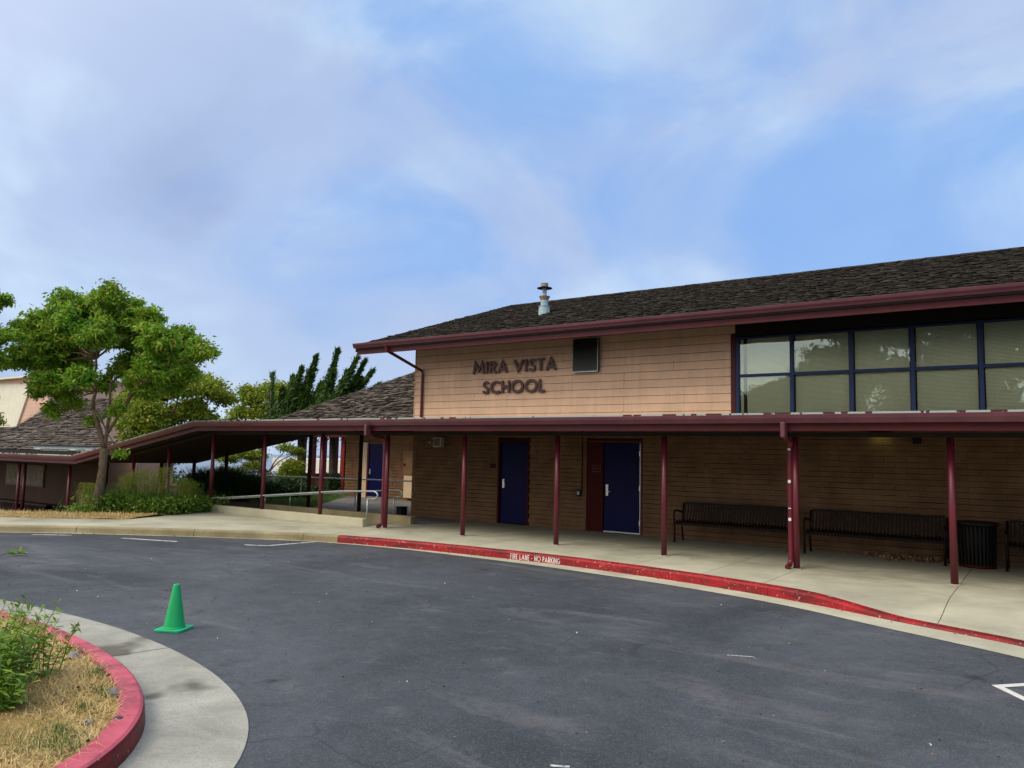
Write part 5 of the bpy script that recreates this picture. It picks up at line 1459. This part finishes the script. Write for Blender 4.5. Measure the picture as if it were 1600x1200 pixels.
names = ['leafy green plant touching the right side of the tree trunk', 'second green clump right of the tree trunk', 'green clump under the first dark post gap', 'green clump in the middle of the planting strip',
         'green clump just right of the strip middle', 'green clump before the last plant at the pavement corner', 'rounded green clump at the right end beside the low ramp wall', 'small green clump left of the tree trunk']
for i, (px, py) in enumerate(((178, 800), (203, 799), (226, 801), (248, 801), (268, 800), (288, 798), (308, 797), (138, 801))):
    strap_plant(px, py, .28, 420 if i != 7 else 110, (.75, .8, .62, .65, .6, .6, .58, .35)[i], 40 + i, names[i], w=.011)
tg = []
for i, px in enumerate((136, 205, 222, 238, 250, 283, 296, 196)):
    p = atz(px, 799, 0.0); h = (.75, 1.05, 1.15, .95, 1.2, .9, .8, .95)[i]
    t = thing('seeding_grass', p, ['feathery seed grass left of the trunk', 'feathery seed grass right of the tree', 'tallest feathery seed grass under the canopy edge', 'feathery seed grass near the second dark post', 'tall feathery seed grass in front of the pale wall edge',
               'feathery seed grass by the gum trunk', 'short feathery seed grass near the pavement corner', 'feathery seed grass behind the first green clump'][i], 'grass', 'feathery grasses in the planting strip')
    P = [(p.x + rnd.gauss(0, .10), p.y + rnd.gauss(0, .10), -.02) for _ in range(110)]
    blades('stem', P, h * .8, .004, M['straw'], t, 60 + i, lean=.35, curl=.15)
    g2 = np.random.default_rng(i); n = 1500
    C = np.stack([g2.normal(p.x, .13, n), g2.normal(p.y, .13, n), g2.uniform(h * .35, h, n)], 1)
    leaves('seed_head', C, .05, .007, M['leaf_yellow'], t, 80 + i, -.6)

# ------------------------------------------------------------------ trees
D0 = 20.4
tb0 = atz(150, 803, 0.0); dpt = 20.0
trunk = [tb0 + Vector((0, 0, -.1)), atd(153, 780, 20.1), atd(160, 735, 20.1), atd(163, 700, 20.1)]
trunk[0] = Vector((trunk[1].x - .05, trunk[1].y, -.15))
CL = [(45, 520, 34, .9), (75, 545, 36, 0), (100, 500, 34, -1.0), (105, 470, 24, .3), (140, 480, 36, .7), (165, 462, 26, -.6), (190, 480, 34, 0.2), (150, 525, 34, -1.1), (205, 525, 42, .9), (235, 500, 28, -.4), (250, 530, 36, -1.2),
      (285, 530, 28, .4), (275, 565, 38, .9), (310, 550, 24, -.3), (240, 575, 36, -.9), (200, 575, 30, 1.1), (115, 560, 36, .7), (75, 595, 28, -.6), (100, 610, 24, .4), (128, 590, 24, -1.3), (165, 600, 20, .6),
      (85, 640, 16, 0), (222, 600, 28, 0.3), (30, 560, 28, .2), (265, 600, 24, .2), (330, 545, 12, .1), (60, 500, 22, 0), (175, 505, 40, .2), (80, 570, 34, .4), (255, 555, 40, .5), (95, 530, 40, .3), (215, 500, 30, 0), (290, 585, 22, .2), (60, 610, 18, .1), (112, 625, 18, .1), (235, 610, 20, -.3), (150, 655, 11, .4), (186, 640, 14, -.5), (188, 708, 7, -.4)]
CL = [cl(a, b, D0, r * 0.92, .98, d) for a, b, r, d in CL]
t = thing('street_tree', (trunk[0].x, trunk[0].y, 0), 'full green broadleaf tree with a forked trunk standing on the straw bank', 'tree')
m = MB(); m.tube(trunk, [.185, .125, .10, .10], 14)
f1 = trunk[-1]
b1 = limb(m, f1, atd(146, 640, 20.1), .078, .05, 3, .03); b2_ = limb(m, b1[-1], atd(150, 560, 20.3), .05, .03, 4, .08)
c1 = limb(m, f1, atd(170, 655, 20.2), .06, .04, 5, .03); c2 = limb(m, c1[-1], atd(173, 600, 20.4), .038, .025, 6, .04); c3 = limb(m, c1[3], atd(212, 610, 20.2), .05, .03, 7, .05)
starts = [b1[-1], b2_[-1], c2[-1], c3[-1], b2_[2]]
for i, c in enumerate(CL):
    s_ = min(starts, key=lambda p: (p - Vector(c[:3])).length); limb(m, s_, Vector(c[:3]), .028, .008, 50 + i, .12)
P, T = crown_pts(CL, 68000, 11, 40, .085, .35, .6)
gg = random.Random(2)
for q in T[::2]:
    c = min(CL, key=lambda c: (c[0] - q[0]) ** 2 + (c[1] - q[1]) ** 2 + (c[2] - q[2]) ** 2); m.tube([Vector(c[:3]), Vector(q)], [.008, .003], 4, cap=False)
m.build('trunk', M['bark'], t, smooth=True)
leaves('crown', P, .14, .028, M['leaf_main'], t, 11, .9)
# neighbour tree mostly outside the left edge
bs = atd(-60, 800, 19.5)
CL2 = [cl(a, b, 19.5, r, .75, d) for a, b, r, d in ((-110, 500, 60, 0), (-50, 470, 46, .6), (-10, 470, 24, 0), (-60, 560, 60, -.8), (-12, 560, 30, .5), (-100, 620, 50, 0), (-14, 655, 16, 0), (-6, 520, 26, -.5), (-35, 620, 28, .3))]
tree('street_tree', (bs.x, bs.y, -.2), atd(-62, 690, 19.5), CL2, 42000, .125, .026, M['leaf_main'], M['bark'], 'second broadleaf tree whose crown just enters at the left edge', None, .14, 5, None, .085, 30, .9)
# yellow-green tree behind the canopy
bs = atd(255, 790, 34)
CLb = [cl(a, b, 34, r, .8, d) for a, b, r, d in ((215, 630, 26, 0), (245, 610, 26, 1), (280, 605, 22, -1), (310, 600, 20, 1), (335, 610, 18, 0), (350, 625, 12, 1), (230, 665, 24, -1), (265, 650, 24, 1), (300, 640, 20, 0), (320, 655, 14, 0), (260, 690, 18, 0), (212, 688, 18, 0), (205, 660, 16, -1), (232, 640, 18, -1), (222, 612, 16, 0), (295, 690, 12, 0))]
tree('yellowing_tree', (bs.x, bs.y, -1.5), atd(258, 720, 34), CLb, 34000, .17, .045, M['leaf_yellow'], M['bark'], 'loose yellow green tree rising behind the sloping canopy roof', None, .22, 7, None, .22, 26, .5)
bs = atd(405, 780, 46)
CLc = [cl(a, b, 46, r, .8, d) for a, b, r, d in ((378, 645, 14, 0), (395, 622, 18, 0), (420, 612, 18, 1), (440, 625, 18, -1), (408, 645, 18, 0), (432, 648, 16, 1), (452, 640, 14, 0), (360, 660, 12, 0), (440, 604, 9, 0), (385, 610, 9, 0))]
tree('yellowing_tree', (bs.x, bs.y, -2), atd(408, 700, 46), CLc, 14000, .22, .05, M['leaf_yellow'], M['bark_dark'], 'small golden tipped tree between the loose tree and the dark junipers', None, .2, 8, None, .2, 26, .4)
# windswept junipers
def juniper(px, py, spires, depth, seed, label):
    b = atd(px, 790, depth); t = thing('windswept_juniper', (b.x, b.y, -1), label, 'tree', 'windswept junipers behind the classroom wing')
    m = MB(); r = np.random.default_rng(seed); P = []; DD = []
    for (bx_, by_, tx, ty, w) in spires:
        a, c = atd(bx_ - 10, by_, depth + r.uniform(-1, 1)), atd(tx, ty, depth + r.uniform(-1, 1)); L = (c - a).length; W = w / 1200 * depth
        m.tube([a, a.lerp(c, .5) + Vector((0, 0, -.05 * L)), c], [.07, .05, .015], 5)
        k = int(1500 * w / 12)
        u = r.uniform(0, 1, k) ** .75; wid = W * .80 * (1 - u) ** 1.15 * (.55 + .75 * np.abs(np.sin(u * 13 + bx_))) + .03
        v = r.normal(size=(k, 3)) * .55
        A_, C_ = np.array(a), np.array(c); bend = np.outer(np.sin(u * np.pi) * -.10 * L, [0, 0, 1])
        P.append(A_ + np.outer(u, C_ - A_) + bend + v * wid[:, None]); DD.append(np.repeat(((C_ - A_) / L)[None], k, 0))
    m.tube([(b.x, b.y, -1), atd(px, py, depth)], [.22, .14], 8)
    m.build('trunk', M['bark_dark'], t)
    P = np.concatenate(P); n = len(P)
    # scale sprays pointing up and right, along the wind
    az = r.normal(0.6, .6, n); d = np.concatenate(DD) + np.array(RT) * 0.40; d = d + r.normal(size=(n, 3)) * .42; d /= np.linalg.norm(d, axis=1)[:, None]
    s_ = np.cross(d, r.normal(size=(n, 3))); s_ /= np.linalg.norm(s_, axis=1)[:, None]
    Ls = r.uniform(.12, .34, n)[:, None]; Ws = r.uniform(.015, .035, n)[:, None]
    V = np.stack([P, P + d * Ls * .5 + s_ * Ws, P + d * Ls, P + d * Ls * .5 - s_ * Ws], 1).reshape(-1, 3)
    fastmesh('crown', V, np.arange(n * 4).reshape(n, 4), M['leaf_juniper'], t)
juniper(470, 670, [(440, 668, 470, 576, 24), (446, 670, 456, 590, 20), (462, 668, 492, 558, 28), (455, 670, 482, 590, 26), (480, 668, 500, 600, 24), (430, 670, 425, 585, 9), (448, 665, 440, 610, 18), (470, 670, 478, 610, 30), (486, 672, 505, 625, 22)], 37, 3, 'left dark juniper with tall spires blown to the right')
juniper(520, 665, [(495, 668, 526, 548, 24), (502, 668, 520, 580, 26), (505, 660, 556, 560, 20), (515, 655, 541, 582, 22), (520, 650, 568, 565, 16), (525, 645, 562, 592, 18), (530, 640, 580, 580, 14), (535, 640, 590, 600, 12), (510, 672, 530, 615, 30), (540, 632, 575, 612, 16), (555, 620, 598, 602, 10)], 36, 4, 'right dark juniper leaning over the brown shingle roof')

# planting seen through the canopy opening
def shrub(px, py, depth, rx, rz, n, mat, label, seed, bl=False, ground=-1.0):
    p = atd(px, py, depth); r = rx / 1200 * depth; h = rz / 1200 * depth
    t = thing('shrub', (p.x, p.y, ground), label, 'shrub', 'shrubs behind the ramp')
    g = np.random.default_rng(seed)
    if bl:
        B = np.stack([g.normal(p.x, r * .45, n), g.normal(p.y, r * .45, n), np.full(n, p.z - h * .8)], 1)
        blades('foliage', B, h * 1.9, .022, M[mat], t, seed, lean=1.2, curl=.5)
        B2 = B.copy(); B2[:, 2] -= h * .2
        blades('foliage', B2, h * 1.3, .03, M[mat], t, seed + 5, lean=1.5, curl=.9)
    else:
        P, T = crown_pts([(p.x, p.y, p.z, r, r, h), (p.x + r * .4, p.y, p.z - h * .4, r * .8, r * .8, h * .7), (p.x - r * .5, p.y, p.z - h * .5, r * .8, r * .8, h * .7)], n, seed, 60, .10, .35)
        leaves('foliage', P, .13, .03, M[mat], t, seed, .2)
    m = MB(); m.tube([(p.x, p.y, ground), (p.x, p.y, p.z - h * .3)], [.05, .03], 6); m.build('stem', M['bark_dark'], t)
shrub(345, 763, 27, 32, 26, 5000, 'leaf_dark', 'large dark spiky grass bush behind the first ramp post', 1, True)
shrub(378, 768, 27, 26, 22, 4000, 'leaf_dark', 'dark spiky grass bush behind the second ramp post', 2, True)
shrub(318, 768, 28, 14, 22, 900, 'leaf_yellow', 'ochre spiky tuft at the left end of the dark grass bushes', 3, True)
shrub(420, 768, 28, 30, 14, 6000, 'leaf_dark', 'low dark hedge behind the third ramp post', 4)
shrub(455, 762, 28, 30, 17, 7000, 'leaf_dark', 'rounded green shrub beside the red columns', 5)
shrub(455, 738, 33, 20, 22, 7000, 'leaf_yellow', 'sunlit rounded shrub above the hedge left of the red columns', 6)
shrub(498, 770, 30, 16, 12, 3500, 'leaf_dark', 'low shrub at the feet of the red columns', 7)
shrub(522, 752, 31, 7, 16, 1400, 'leaf_dark', 'narrow shrub between two red columns beside the brick corner', 8)
shrub(480, 722, 70, 34, 12, 5000, 'leaf_yellow', 'distant light green treetop beyond the white roof', 9, False, -6)
bs = atd(420, 790, 32)
CLd = [cl(a, b, 32, r, .6, d) for a, b, r, d in ((355, 715, 14, 0), (378, 708, 16, 0), (400, 712, 14, 1), (395, 728, 10, 0), (462, 705, 9, 0), (448, 700, 8, 0), (372, 738, 10, 0), (350, 735, 8, 0))]
tree('open_branched_tree', (bs.x, bs.y, -.8), atd(418, 738, 32), CLd, 9000, .11, .028, M['leaf_yellow'], M['bark_dark'], 'small open tree with bare forked limbs behind the canopy post', None, .09, 14, None, .12, 24, .4)
# gum trunk and dark foliage beyond
bs = atd(262, 800, 48)
CLe = [cl(a, b, 48, r, .6, d) for a, b, r, d in ((238, 715, 14, 0), (252, 728, 12, 0), (275, 715, 12, 0), (245, 740, 8, 0), (225, 705, 12, 0), (285, 705, 10, 0))]
tree('gum_tree', (bs.x, bs.y, -3), atd(265, 715, 48), CLe, 5000, .2, .03, M['leaf_euc'], M['bark_euc'], 'thick pale gum tree trunk seen under the sloping canopy', None, .26, 15, None, .25, 24, .8)
# distant belt of trees on the slope below
g = np.random.default_rng(77); C = []
for px in range(180, 620, 9):
    dpt_ = 95 + 25 * g.random(); p = atd(px, 752 + 5 * g.random(), dpt_); h = 1.6 + 1.8 * g.random()
    C.append((p.x, p.y, p.z - h * .5, 2.2, 2.2, h))
P, T = crown_pts(C, 26000, 78, 40, .5, .4)
tag(leaves('distant_trees', P, .6, .16, M['leaf_dark'], None, 79, .2), 'far dark belt of trees on the slope below the school', 'trees', kind='stuff')
# white board fence far behind the planting strip
wf = thing('board_fence', atd(265, 775, 36), 'pale low board fence far behind the gum trunk', 'fence')
a, b = atd(225, 776, 37), atd(300, 774, 37)
for k in range(3):
    z0 = -1.15 + .0; pa, pb = Vector((a.x, a.y, -0.98 + .22 * k)), Vector((b.x, b.y, -0.98 + .22 * k)); MB().bar(pa, pb, .03, .12).build('rail', M['cream'], wf)
for k in range(5):
    p = a.lerp(b, k / 4); MB().box(p.x - .05, p.x + .05, p.y - .05 + .1, p.y + .15, -1.4, -.4).build('fence_post', M['cream'], wf)

# yard turf patch
P = []
g = random.Random(4)
while len(P) < 15000:
    x, y = g.uniform(-27, -17.0), g.uniform(16.6, 21.2)
    lim = -16.9 - (y - 14.6) * 1.0 if y < 17 else -19.4 - (y - 17) * .75
    if x < lim and (y - 14.5) > 0 and x > -24 - (y - 15) * 1.0: P.append((x, y, -.012))
tag(blades('yard_grass', P, 0.15, 0.006, M['grass'], None, 14, lean=.8), 'strip of green grass along the foot of the classroom wall', 'grass', kind='stuff')

# ------------------------------------------------------------------ gum trees behind the photographer (mirrored in the windows)
def gum(x, y, h, seed, label, rr=1.0):
    g = random.Random(seed); cls = []
    for k in range(20):
        a = g.uniform(0, 2 * math.pi); r_ = g.uniform(.3, 2.4) * rr; z = h * g.uniform(.22, .95); cls.append((x + math.cos(a) * r_, y + math.sin(a) * r_, z, g.uniform(1.0, 1.7) * rr, g.uniform(1.0, 1.7) * rr, g.uniform(.7, 1.2)))
    return tree('gum_tree', (x, y, -.2), (x + .3, y, h * .3), cls, 24000, .36, .07, M['leaf_euc'], M['bark_euc'], label, 'gum trees across the drive', .32, seed, None, .30, 22, 1.0, True, .3)
gum(-9.5, -15, 13, 21, 'tall gum tree across the drive, mirrored in the second window', 1.25)
gum(-5.6, -16, 13, 22, 'tall gum tree across the drive, mirrored in the middle windows', 1.25)
gum(-1.8, -15, 12, 23, 'tall gum tree across the drive, mirrored in the right windows', 1.0)
gum(2.4, -16, 12, 26, 'tall gum tree across the drive, second from the right', 1.2)
gum(-16.5, -17, 6.6, 24, 'lowest gum tree across the drive, left of the tall ones', 1.3)
gum(-12.6, -18, 7.4, 27, 'lower gum tree across the drive, between the lowest and the tall ones', 1.3)
gum(6.5, -17, 12, 25, 'tall gum tree across the drive, furthest right', 1.2)
